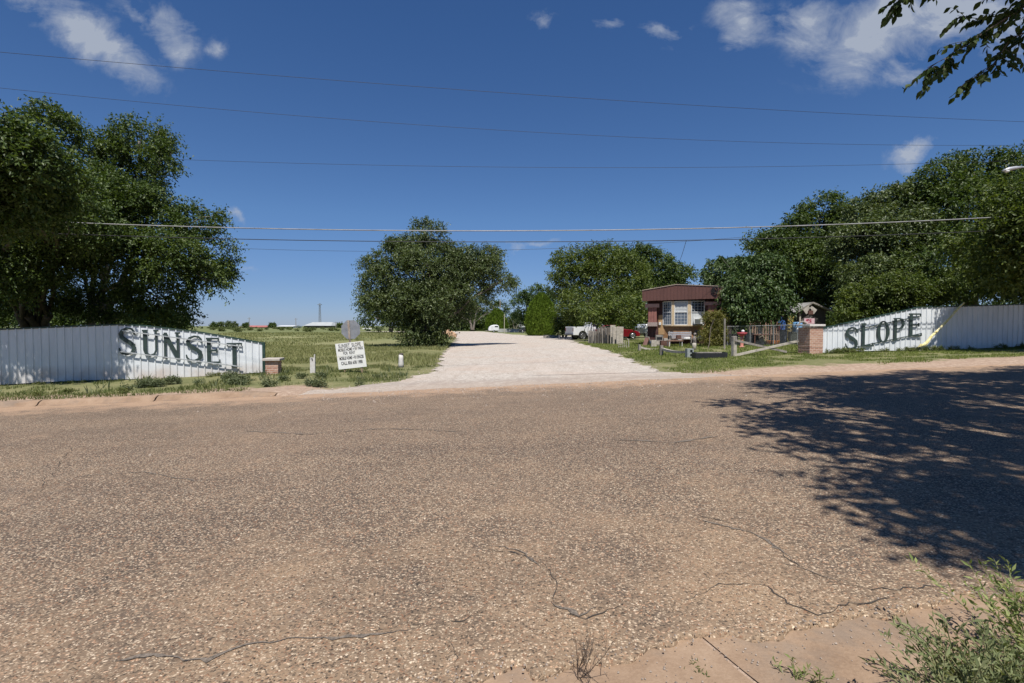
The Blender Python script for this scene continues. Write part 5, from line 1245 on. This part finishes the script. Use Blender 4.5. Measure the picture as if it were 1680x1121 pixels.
# broken trellis piece at its end
p = local(1023, 571); o = thing('broken_trellis', 'broken pale lattice panel lying at the end of the timber stockade', 'lattice', p, R(-20)); mb = MB(); w = .62; h = .62
for k in range(6): mb.bar((-w/2+w*k/5, 0, 0), (-w/2+w*k/5*.9, .1, h*(1-.5*k/6)), .02, .02)
for k in range(4): mb.bar((-w/2, -.01, .08+.14*k), (w/2-.1*k, .02, .05+.09*k), .02, .02)
mb.build('lattice_strips', M_greyl, o); MB().tube([(w/2, 0, -.02), (w/2, 0, .5), (w/2-.1, 0, .56)], .025, 6).build('end_post', M_greyl, o)

# ================================================================== VEHICLES
M_tyre = pm('tyre_rubber', (.018, .018, .018), .85, .2, 20); M_rim = pm('alloy', (.45, .46, .47), .35, .1, 9, metal=.8); M_glass = pm('car_glass', (.02, .025, .03), .08, .1, 2, spec=.8)
def wheel(parent, x, y, r, w=.22):
    def ring(prof, nm, m_, par):
        mb = MB(); n = 24
        for yy_, rr_ in prof:
            for k in range(n): a = 2*PI*k/n; mb.v.append((x+rr_*math.cos(a), y+yy_, r+rr_*math.sin(a)))
        for i in range(len(prof)-1):
            for k in range(n): k2 = (k+1) % n; mb.f.append((i*n+k, i*n+k2, (i+1)*n+k2, (i+1)*n+k))
        mb.f.append(tuple(range(n))[::-1]); mb.f.append(tuple((len(prof)-1)*n+k for k in range(n))); return mb.build(nm, m_, par, True)
    w_ = ring([(-w/2, r*.66), (-w/2, r*.93), (-w/2+.03, r), (w/2-.03, r), (w/2, r*.93), (w/2, r*.66)], 'wheel', M_tyre, parent)
    ring([(-w/2-.004, r*.6), (-w/2-.01, r*.64), (w/2+.004, r*.6)], 'rim_plate', M_black, w_)
    mb = MB()
    for k in range(5):
        a = 2*PI*k/5; c = Vector((x, y-w/2-.02, r)); mb.bar(c, c+Vector((math.cos(a), 0, math.sin(a)))*r*.6, .1, .03, Vector((0, 1, 0)))
    mb.tube([(x+r*.62*math.cos(a), y-w/2-.015, r+r*.62*math.sin(a)) for a in [2*PI*k/20 for k in range(21)]], .022, 6)
    mb.build('rim', M_rim, w_)
def carpart(parent, name, prof, y0, y1, mat, bev=.03, inset=None):
    return MB().prism(prof, y0, y1).build(name, mat, parent, bevel=bev)
M_wpaint = pm('white_car_paint', (.74, .75, .76), .25, .05, 3); M_rpaint = pm('red_car_paint', (.17, .007, .013), .2, .1, 3, spec=.7)
# pickup: heading +x local
p = local(934, 556.5, 54); o = thing('pickup_truck', 'white pickup truck parked behind the timber stockade with its tailgate showing', 'pickup', p, R(20))
def arch(cx, r, z0=0): return [(cx-r*math.cos(a), z0+r*math.sin(a)) for a in [i*PI/8 for i in range(9)]]
low = .52; prof = [(0, low), (0, 1.38), (2.1, 1.38), (2.1, 1.34), (3.75, 1.32), (5.3, 1.20), (5.45, 1.0), (5.45, low-.05), (5.0, low-.08)]+[(x, z) for x, z in [(4.42+.47*math.cos(a), .45+.47*math.sin(a)) for a in [i*PI/8 for i in range(9)]]]+[(3.9, low-.08), (1.75, low-.04)]+[(1.1+.50*math.cos(a), .47+.50*math.sin(a)) for a in [i*PI/8 for i in range(9)]]+[(.5, low)]
carpart(o, 'body', prof, -.95, .95, M_wpaint, .03)
carpart(o, 'bed_cavity', [(.08, 1.0), (.08, 1.386), (2.0, 1.386), (2.0, 1.0)], -.85, .85, M_black, 0)
cab = carpart(o, 'cab', [(2.08, 1.33), (2.2, 1.84), (3.35, 1.86), (3.95, 1.33)], -.82, .82, M_wpaint, .05)
carpart(cab, 'side_window', [(2.3, 1.38), (2.36, 1.76), (3.25, 1.77), (3.65, 1.38)], -.826, .826, M_glass, 0)
carpart(o, 'tailgate', [(-.025, .72), (-.025, 1.34), (.0, 1.34), (.0, .72)], -.72, .72, pm('tailgate_grey', (.38, .39, .41), .4, .1, 4), .01)
carpart(o, 'bumper', [(-.14, .50), (-.14, .66), (.02, .66), (.02, .50)], -.92, .92, pm('dark_bumper', (.09, .09, .1), .5, .1, 4), .02)
for y in (-.88, .88): MB().box((-.01, y, 1.08), (.05, .13, .38)).build('tail_light', pm('tail_red', (.09, .006, .01), .3, .1, 5), o, bevel=.01)
MB().box((2.1, -.958, .62), (1.1, .01, .05)).build('side_moulding', pm('dark_bumper', (.09,.09,.1)), o)
for x, y in ((1.1, -.84), (1.1, .84), (4.42, -.84), (4.42, .84)): wheel(o, x, y, .40 if x < 2 else .38, .26)
# red car
p = local(1047, 553.5, 53); o = thing('red_car', 'dark red car parked beyond the low rails showing its nose', 'car', p-Vector((4.55, 0, 0)), R(-2))
prof = [(0, .42), (.02, .95), (.5, 1.0), (3.05, .98), (3.6, .95), (4.15, .82), (4.48, .66), (4.55, .45), (4.5, .25), (4.18, .24)]+[(3.78+.36*math.cos(a), .30+.36*math.sin(a)) for a in [i*PI/8 for i in range(9)]]+[(3.4, .2), (1.4, .2)]+[(.95+.36*math.cos(a), .30+.36*math.sin(a)) for a in [i*PI/8 for i in range(9)]]+[(.5, .25), (.1, .28)]
carpart(o, 'body', prof, -.88, .88, M_rpaint, .05)
cab = carpart(o, 'cabin', [(.45, .99), (1.0, 1.38), (2.1, 1.42), (3.1, .97)], -.68, .68, M_rpaint, .06)
carpart(cab, 'side_window', [(.75, 1.02), (1.1, 1.33), (2.05, 1.36), (2.85, 1.02)], -.686, .686, M_glass, 0)
mb = MB(); mb.add([(2.13, -.62, 1.41), (3.08, -.62, .995), (3.08, .62, .995), (2.13, .62, 1.41)], [(0, 1, 2, 3)]); wsd = mb.build('windscreen', M_glass, cab); wsd.location.z = .02
MB().box((2.75, -.92, 1.02), (.16, .12, .11)).build('mirror', M_rpaint, o, bevel=.02); MB().box((4.36, -.7, .66), (.26, .26, .1)).build('headlight', pm('lamp_clear', (.6, .6, .6), .2, .05, 5), o, bevel=.03)
MB().box((2.1, -.885, .8), (.18, .02, .03)).build('door_handle', M_rpaint, o); MB().bar((1.75, -.884, .3), (1.75, -.884, .95), .01, .012).bar((2.95, -.884, .3), (2.95, -.884, .95), .01, .012).build('door_gap', M_black, o)
for x in (.95, 3.78):
    for y in (-.8, .8): wheel(o, x, y, .32, .2)
# white teardrop camper
p = local(803, 545.5); p.z = gz(p.x, p.y)+.03; s = wid(17, p.y); o = thing('teardrop_camper', 'small rounded white camper trailer at the far bend of the drive', 'camper', p, R(6))
k_ = s/3.0; pr = [(-1.5, .45), (-1.55, .9), (-1.35, 1.45), (-.8, 1.95), (0, 2.15), (.8, 2.15), (1.3, 2.0), (1.5, 1.6), (1.5, .45), (1.1, .4), (-1.1, .4)]
MB().prism([(x*k_+1.0, z*k_) for x, z in pr], -.95, .95).build('shell', M_wpaint, o, bevel=.12)
MB().box((1.0+.75*k_, -.955, 1.62*k_), (.95*k_, .02, .36*k_)).build('window', M_glass, o, bevel=.02); MB().box((1.0-.5*k_, -.955, 1.1*k_), (.6*k_, .02, 1.2*k_)).build('door', pm('white_door', (.66, .67, .67), .4, .05, 4), o)
for y in (-.85, .85): wheel(o, 1.0, y, .33, .2)
mb = MB(); mb.bar((1.0-1.5*k_, -.5, .42), (1.0-2.3*k_, 0, .42), .07, .07).bar((1.0-1.5*k_, .5, .42), (1.0-2.3*k_, 0, .42), .07, .07).box((1.0-2.25*k_, 0, .2), (.08, .08, .42)); mb.build('hitch', M_grey, o)
# far trailer home, camper body, dark car, pale low wall, posts
p = local(857, 541, 170); o = thing('travel_trailer', 'white travel trailer glimpsed under the dark tree left of the big cedar', 'trailer', p)
MB().box((0, 2, 2.35), (2.3, 5.5, 2.6)).build('trailer_body', M_wpaint, o, bevel=.15); MB().box((.2, -.76, 2.8), (1.2, .02, .7)).build('window', M_glass, o); MB().box((0, 2, .9), (2.1, 5, .3)).build('chassis', M_black, o)
for y in (1, 2.4): wheel(o, -.9, y, .4)
p = local(851, 543, 118); o = thing('dark_car', 'low dark car left of the big cedar', 'car', p, R(5))
carpart(o, 'body', [(0, .3), (.1, .8), (.9, .95), (3.0, .95), (4.0, .85), (4.2, .6), (4.1, .3)], -.85, .85, pm('charcoal_paint', (.03, .03, .035), .3, .1, 3), .06); carpart(o, 'cabin', [(.7, .94), (1.1, 1.35), (2.4, 1.37), (3.1, .94)], -.68, .68, M_glass, .06)
for x in (.8, 3.4): wheel(o, x, -.78, .31)
p = local(838, 542, 128); o = MB().box((0, 0, .45), (6.5, .6, .9)).box((1, -.5, .2), (3.2, .4, .4)).build('low_wall', pm('pale_wall', (.36, .36, .34), .9, .3, 1), None, bevel=.03); o.location = p; tag(o, 'low pale grey wall beyond the pale post right of the camper', 'wall')
p = local(827.5, 545, 118); h = wid(31, 118); o = MB().tube([(0, 0, -.1), (0, 0, h)], .07, 8).build('pale_post', pm('pale_post', (.5, .46, .36), .8, .15, 5)); o.location = p; tag(o, 'thin pale post right of the small white camper', 'post')
p = local(820.5, 540, 150); o = MB().tube([(0, 0, 0), (0, 0, 9.2)], [.13, .09], 8).build('far_pole', M_greyl); o.location = p; tag(o, 'bare timber pole rising behind the small cedar', 'pole')
p = local(917, 556, 58); o = thing('small_post', 'short leaning white post in front of the pickup tailgate', 'post', p); MB().bar((0, 0, -.05), (.02, 0, .5), .16, .1).build('post_shaft', M_wpost, o)
MB().box((.01, -.055, .38), (.1, .01, .12)).build('reflector', M_grey, o)
p = local(915, 551, 66); h = wid(34, 66); o = MB().tube([(0, 0, -.1), (0, 0, h)], .06, 8).build('grey_post', M_greyl); o.location = p; tag(o, 'tall grey post at the right foot of the big cedar', 'post')
p = local(905, 551, 68); o = MB().box((0, 0, .18), (2.2, .3, .3), .1).box((.6, -.2, .1), (1.2, .15, .2)).build('timber_stack', M_greyl, None, bevel=.02); o.location = p; tag(o, 'low stack of pale timber near the big cedar foot', 'timber stack')
p = local(1064, 552, 60); o = thing('camper_van', 'white camper body between the red car and the mobile home', 'camper', p, R(4))
MB().prism([(-.85, .45), (-.9, 1.2), (-.6, 1.55), (.9, 1.6), (1.0, .45)], -.9, 2.5).build('camper_body', M_wpaint, o, bevel=.12); MB().box((.2, -.91, 1.2), (.7, .02, .35)).build('window', M_glass, o)
for x in (-.5,): wheel(o, x, -.8, .32)
# boulder by the tree
p = local(737, 557); rr = random.Random(2); mb = MB(); me = []
n1_ = 9
for i in range(n1_+1):
    th = PI*i/n1_
    for j in range(14):
        a = 2*PI*j/14; r_ = 1+.13*math.sin(3*a+th*2)+rr.uniform(-.07, .07); mb.v.append((.85*r_*math.sin(th)*math.cos(a), .5*r_*math.sin(th)*math.sin(a), .5+.55*r_*math.cos(th)-.12*math.cos(a)))
for i in range(n1_):
    for j in range(14): j2 = (j+1) % 14; mb.f.append((i*14+j, i*14+j2, (i+1)*14+j2, (i+1)*14+j))
o = mb.build('boulder', pm('sandstone', (.46, .30, .19), .9, .3, 2.5, bump=.6)); o.location = p; tag(o, 'tan pinkish boulder at the drive edge right of the central elm', 'boulder')

# ================================================================== HORIZON
def shed(px0, px1, base, eave, ridge, Y, wall, roof, label, deep=18, ov=0):
    b = at((px0+px1)/2, 537, Y); b.z = 0; w = wid(px1-px0, Y); he = at(0, eave, Y).z; hr = at(0, ridge, Y).z; o = thing('farm_building', label, 'farm building', b)
    MB().box((0, deep/2, he/2), (w*.97, deep, he)).build('wall', wall, o)
    mb = MB(); vs = [(-w/2, -1, he), (w/2, -1, he), (w/2-ov, deep/2, hr), (-w/2+ov, deep/2, hr), (-w/2, deep+1, he), (w/2, deep+1, he)]
    mb.add(vs, [(0,1,2,3),(3,2,5,4),(0,3,4),(1,5,2),(0,4,5,1)]); mb.build('roof', roof, o)
    mb = MB()
    for k in range(3): mb.box((-w*.32+k*w*.3, -.05, he*.45), (w*.07, .1, he*.7))
    mb.build('doorway', M_black, o); return o
shed(392, 437, 538, 537.0, 534.2, 425, pm('barn_red', (.22, .04, .035), .8, .2, .3), pm('barn_red_roof', (.40, .14, .12), .7, .2, .3), 'long low red barn on the horizon left of the white roofs')
shed(453, 481, 538, 535.8, 534.0, 430, M_wht, pm('white_roof', (.68, .69, .70), .5, .1, .3), 'low white roofed building in the middle of the horizon')
shed(498, 544, 538, 534.6, 528.6, 400, pm('dark_barn_wall', (.10, .10, .09), .8, .2, .3), pm('pale_roof', (.45, .47, .46), .5, .1, .3), 'larger barn with pale grey roof below the lattice tower', 22, 3)  # plain dark grey walls under the pale roof
b = at(525, 537, 560); b.z = 0; H_ = at(525, 500, 560).z; o = thing('lattice_tower', 'tall lattice tower with a wide head on the horizon', 'tower', b)
mb = MB()
for sx_, sy_ in ((-1, -1), (1, -1), (1, 1), (-1, 1)): mb.bar((sx_*1.1, sy_*1.1, 0), (sx_*.55, sy_*.55, H_), .22, .22)
for k in range(14):
    z0, z1 = H_*k/14, H_*(k+1)/14; r0, r1 = 1.1-.55*k/14, 1.1-.55*(k+1)/14
    mb.bar((-r0, -r0, z0), (r1, -r1, z1), .12, .12).bar((r0, r0, z0), (-r1, r1, z1), .12, .12)
mb.build('lattice', M_gal, o); MB().box((0, 0, H_), (4.2, 2, .6)).box((0, 0, H_+1.2), (1.4, 1, .5)).build('tower_head', M_gal, o)
for px, ty, Y, lb in ((409, 521, 330, 'utility pole on the horizon above the red barn'), (485.5, 522, 330, 'utility pole on the horizon right of the white roof'), (551, 528, 360, 'short utility pole on the horizon right of the grey barn')):
    b = at(px, 537, Y); b.z = 0; h = at(px, ty, Y).z; o = thing('utility_pole', lb, 'utility pole', b, 0, 'utility poles on the horizon')
    MB().tube([(0, 0, 0), (0, 0, h)], [.22, .16], 8).build('pole_shaft', M_grey, o); MB().box((0, 0, h-.7), (2.2, .15, .15)).build('crossarm', M_grey, o)
p = local(604, 544, 150); p.z = 0; o = thing('flat_trailer', 'low white flat trailer in the field right of the stop sign', 'trailer', p); MB().box((0, 0, .75), (3.1, 1.6, .22)).box((-.4, 0, .98), (1.4, 1.2, .25)).build('trailer_bed', M_wht, o, bevel=.03); MB().box((0, .3, .35), (1.2, .4, .5)).build('axle_block', M_black, o)
p = local(641.5, 545.5, 125); p.z = 0; o = thing('metal_tub', 'small dark metal tub in the field under the central elm branches', 'tub', p); MB().lathe((0, 0, .1), [(.45, 0), (.55, .6), (.5, .6), (.4, .1)], 14).build('tub_body', M_black, o); MB().box((0, 0, .05), (.7, .5, .1)).build('tub_feet', M_black, o)

# ================================================================== WIRES AND LAMP
M_wire = pm('wire_dark', (.03, .03, .033), .6, .1, 2); M_cable = pm('cable_pale', (.30, .30, .30), .45, .25, 3)
def wire(label, pts, rad, mat, group='overhead wires across the road', name='overhead_wire', ext=.6):
    """pts: (px, py, Y) seen points; a parabola through three of them in world space, run on past the frame"""
    P = [at(*q) for q in pts]; X = np.array([q.x for q in P]); cz = np.polyfit(X, [q.z for q in P], 2); cy = np.polyfit(X, [q.y for q in P], 1)
    L = X.max()-X.min(); xs_ = np.linspace(X.min()-L*ext, X.max()+L*ext, 70)
    mb = MB(); mb.tube([(x, np.polyval(cy, x), np.polyval(cz, x)) for x in xs_], rad, 6); return tag(mb.build(name, mat, None, True), label, 'wire', group)
wire('topmost thin overhead wire descending from upper left to right', [(0, 82, 13.7), (840, 159, 16.05), (1680, 198, 18.4)], .0055, M_wire)
wire('second thin overhead wire from the top crossing the sky', [(0, 142, 15.8), (840, 219, 18.3), (1680, 237, 20.8)], .0055, M_wire)
wire('third overhead wire from the top passing behind the left trees', [(300, 262, 27.5), (880, 275, 28), (1530, 268, 28.5)], .008, M_wire)
wire('thick pale twisted cable just above the central elm top', [(200, 369, 18.6), (850, 378, 18.8), (1635, 357, 19.4)], .020, M_cable, ext=.35)
wire('black cable hanging just below the thick pale cable', [(200, 388, 18.6), (900, 395.5, 18.8), (1635, 379, 19.6)], .014, M_wire, ext=.35)
wire('thin low wire passing behind the central elm', [(400, 408, 55), (860, 409.5, 55), (1115, 397, 55)], .016, M_wire, ext=.2)
a = at(1126, 394.5, 18.95); b = at(1108, 436, 31.0); P = [a.lerp(b, t/12)-Vector((0, 0, .25*math.sin(PI*t/12))) for t in range(13)]
tag(MB().tube(P, .009, 5).build('service_wire', M_wire, None, True), 'short service wire dropping from the black cable towards the mobile home', 'wire')
p = Vector((23.5, 17.6, gz(23.5, 17.6))); o = thing('street_lamp', 'grey street lamp head on a long arm before the right trees', 'street lamp', p)
c = at(1652, 278, 17.6)-p; arm = [Vector((0, 0, c.z+.35)), Vector((c.x*.55, 0, c.z+.33)), Vector((c.x+.45, 0, c.z+.06))]
MB().tube([Vector((0, 0, -.1)), Vector((0, 0, c.z+.9))], [.16, .12], 10).build('pole', M_grey, o); MB().tube(arm, .028, 8).build('arm', pm('galv_arm', (.5, .51, .52), .4, .1, 8, metal=.4), o)
hd = MB().tube([c+Vector((.55, 0, .07)), c+Vector((.3, 0, .05)), c+Vector((.05, 0, .0)), c+Vector((-.14, 0, -.05))], [.028, .06, .07, .03], 10).build('lamp_head', MC['galv_arm'], o, True)
MB().lathe(c+Vector((-.0, 0, -.14)), [(.02, .03), (.06, .05), (.07, .09)], 12).build('lens', M_wht, hd, True)

# ================================================================== LIGHT, SKY, CAMERA
EL = R(62); AZ = R(-4)   # sun high behind the camera
sd = Vector((-math.sin(AZ)*math.cos(EL), -math.cos(AZ)*math.cos(EL), math.sin(EL)))
L = bpy.data.lights.new('sun', 'SUN'); L.energy = 4.6; L.angle = R(.53); L.color = (1, .955, .89)
so = bpy.data.objects.new('sun', L); col.objects.link(so); so.rotation_euler = (-sd).to_track_quat('-Z', 'Y').to_euler(); so.location = (0, -5, 30)
w = bpy.data.worlds.new('World'); scene.world = w; w.use_nodes = True; nt = w.node_tree; nt.nodes.clear()
out = nt.nodes.new('ShaderNodeOutputWorld'); bg = nt.nodes.new('ShaderNodeBackground'); nt.links.new(bg.outputs[0], out.inputs[0])
sky = nt.nodes.new('ShaderNodeTexSky'); sky.sky_type = 'NISHITA'; sky.sun_disc = False; sky.sun_elevation = EL
sky.sun_rotation = math.atan2(sd.x, sd.y)
sky.altitude = 1100; sky.air_density = 1.0; sky.dust_density = .25; sky.ozone_density = 2.2
tc = nt.nodes.new('ShaderNodeTexCoord'); v = tc.outputs['Generated']
sx = N(nt, 'ShaderNodeSeparateXYZ'); nt.links.new(v, sx.inputs[0])
yy_ = mth(nt, 'MAXIMUM', sx.outputs[1], .02); U = mth(nt, 'DIVIDE', sx.outputs[0], yy_); Vv = mth(nt, 'DIVIDE', sx.outputs[2], yy_)
cb = N(nt, 'ShaderNodeCombineXYZ'); nt.links.new(U, cb.inputs[0]); nt.links.new(Vv, cb.inputs[1]); g = cb.outputs[0]
dn = N(nt, 'ShaderNodeTexNoise'); dn.inputs['Scale'].default_value = 7; dn.inputs['Detail'].default_value = 6; dn.inputs['Roughness'].default_value = .65; nt.links.new(g, dn.inputs['Vector'])
d1 = N(nt, 'ShaderNodeVectorMath'); d1.operation = 'SUBTRACT'; nt.links.new(dn.outputs['Color'], d1.inputs[0]); d1.inputs[1].default_value = (.5, .5, .5)
d2 = N(nt, 'ShaderNodeVectorMath'); d2.operation = 'SCALE'; nt.links.new(d1.outputs[0], d2.inputs[0]); d2.inputs['Scale'].default_value = .115
d3 = N(nt, 'ShaderNodeVectorMath'); d3.operation = 'ADD'; nt.links.new(g, d3.inputs[0]); nt.links.new(d2.outputs[0], d3.inputs[1]); gd = d3.outputs[0]
total = None
# (px, py, radius along, radius across, angle deg, strength) where each fair weather cloud stands in the sky
CL = [(150, 55, 150, 34, -33, 1.0), (85, 15, 70, 30, -25, .8), (285, 45, 55, 36, -48, .95), (225, 25, 50, 14, -30, .6), (358, 68, 18, 12, -60, .5), (890, 42, 20, 20, -50, .75), (1000, 28, 30, 14, 20, .6), (1085, 52, 42, 18, 15, .7),
      (1225, 40, 70, 40, -20, .75), (1330, 45, 60, 45, 30, .85), (1450, 50, 130, 60, 25, 1.15), (1560, 20, 130, 60, 5, 1.2), (1400, 95, 70, 36, 40, .75), (1470, 125, 40, 22, 10, .7), (1500, 245, 46, 18, 18, 1.0), (918, 122, 16, 16, -40, .4), (845, 411, 20, 10, -10, .9), (890, 404, 36, 7, 4, .75), (700, 372, 30, 8, 0, .35), (385, 353, 16, 8, -30, .55), (415, 443, 20, 6, 0, .3), (1650, 60, 80, 40, 0, .9)]
for px, py, ra, rb, ang, st in CL:
    st *= .88 if px < 1200 else 1
    d = ray(px, py); cx_, cy_ = d.x/d.y, d.z/d.y; mp = N(nt, 'ShaderNodeMapping'); mp.vector_type = 'TEXTURE'
    mp.inputs['Location'].default_value = (cx_, cy_, 0); mp.inputs['Rotation'].default_value = (0, 0, R(ang)); mp.inputs['Scale'].default_value = (ra/FPX*1.35, rb/FPX*1.5, 1)
    nt.links.new(gd, mp.inputs[0]); ln = N(nt, 'ShaderNodeVectorMath'); ln.operation = 'LENGTH'; nt.links.new(mp.outputs[0], ln.inputs[0])
    k = mth(nt, 'MULTIPLY', mth(nt, 'SUBTRACT', 1.0, ln.outputs['Value'], clamp=True), st*1.25)
    total = k if total is None else mth(nt, 'MAXIMUM', total, k)
mp = N(nt, 'ShaderNodeMapping'); mp.inputs['Rotation'].default_value = (0, 0, R(30)); mp.inputs['Scale'].default_value = (1, 1.7, 1); nt.links.new(g, mp.inputs[0])
n1 = noise(nt, mp.outputs[0], 9, 9, .62, .5); n2 = noise(nt, g, 3.2, 5, .6, .3)
cm = mth(nt, 'MULTIPLY', mth(nt, 'ADD', mth(nt, 'SUBTRACT', n1, .5), mth(nt, 'MULTIPLY', mth(nt, 'SUBTRACT', n2, .5), .5)), 2.6)
dens = mth(nt, 'MULTIPLY', mth(nt, 'ADD', mth(nt, 'MULTIPLY', total, 1.05), mth(nt, 'SUBTRACT', mth(nt, 'MULTIPLY', cm, 1.15), .2)), mth(nt, 'MULTIPLY', total, 2.2, clamp=True))
dr = ramp(nt, dens, [(.0, 0), (.35, .24), (.8, .58), (1.3, .85)])
ok_ = mth(nt, 'GREATER_THAN', sx.outputs[1], .03)
tint = ramp(nt, sx.outputs[2], [(0, (.55/1.3, .69/1.3, 1.15/1.3)), (.07, (.60/1.3, .74/1.3, 1.08/1.3)), (.2, (.68/1.3, .91/1.3, 1.20/1.3)), (.5, (.57/1.3, .89/1.3, 1.27/1.3))])
hs_ = mixc(nt, 1.0, sky.outputs[0], tint.outputs[0], 'MULTIPLY'); hs_ = mixc(nt, 1.0, hs_, (1.3, 1.3, 1.3), 'MULTIPLY')
cc = mixc(nt, mth(nt, 'MULTIPLY', dr.outputs[0], ok_), hs_, (5.6, 6.2, 7.3))
nt.links.new(cc, bg.inputs[0]); bg.inputs[1].default_value = .054
cam = bpy.data.cameras.new('camera'); co = bpy.data.objects.new('camera', cam); col.objects.link(co); scene.camera = co
cam.sensor_width = 36; cam.lens = 36*FPX/1680; co.location = (0, 0, CAMZ); co.rotation_euler = (PI/2-PITCH, 0, 0); cam.clip_end = 9000; cam.clip_start = .05
scene.render.resolution_x = 1024; scene.render.resolution_y = 683
scene.view_settings.view_transform = 'Standard'; scene.view_settings.look = 'None'; scene.view_settings.exposure = .5; scene.view_settings.gamma = 1
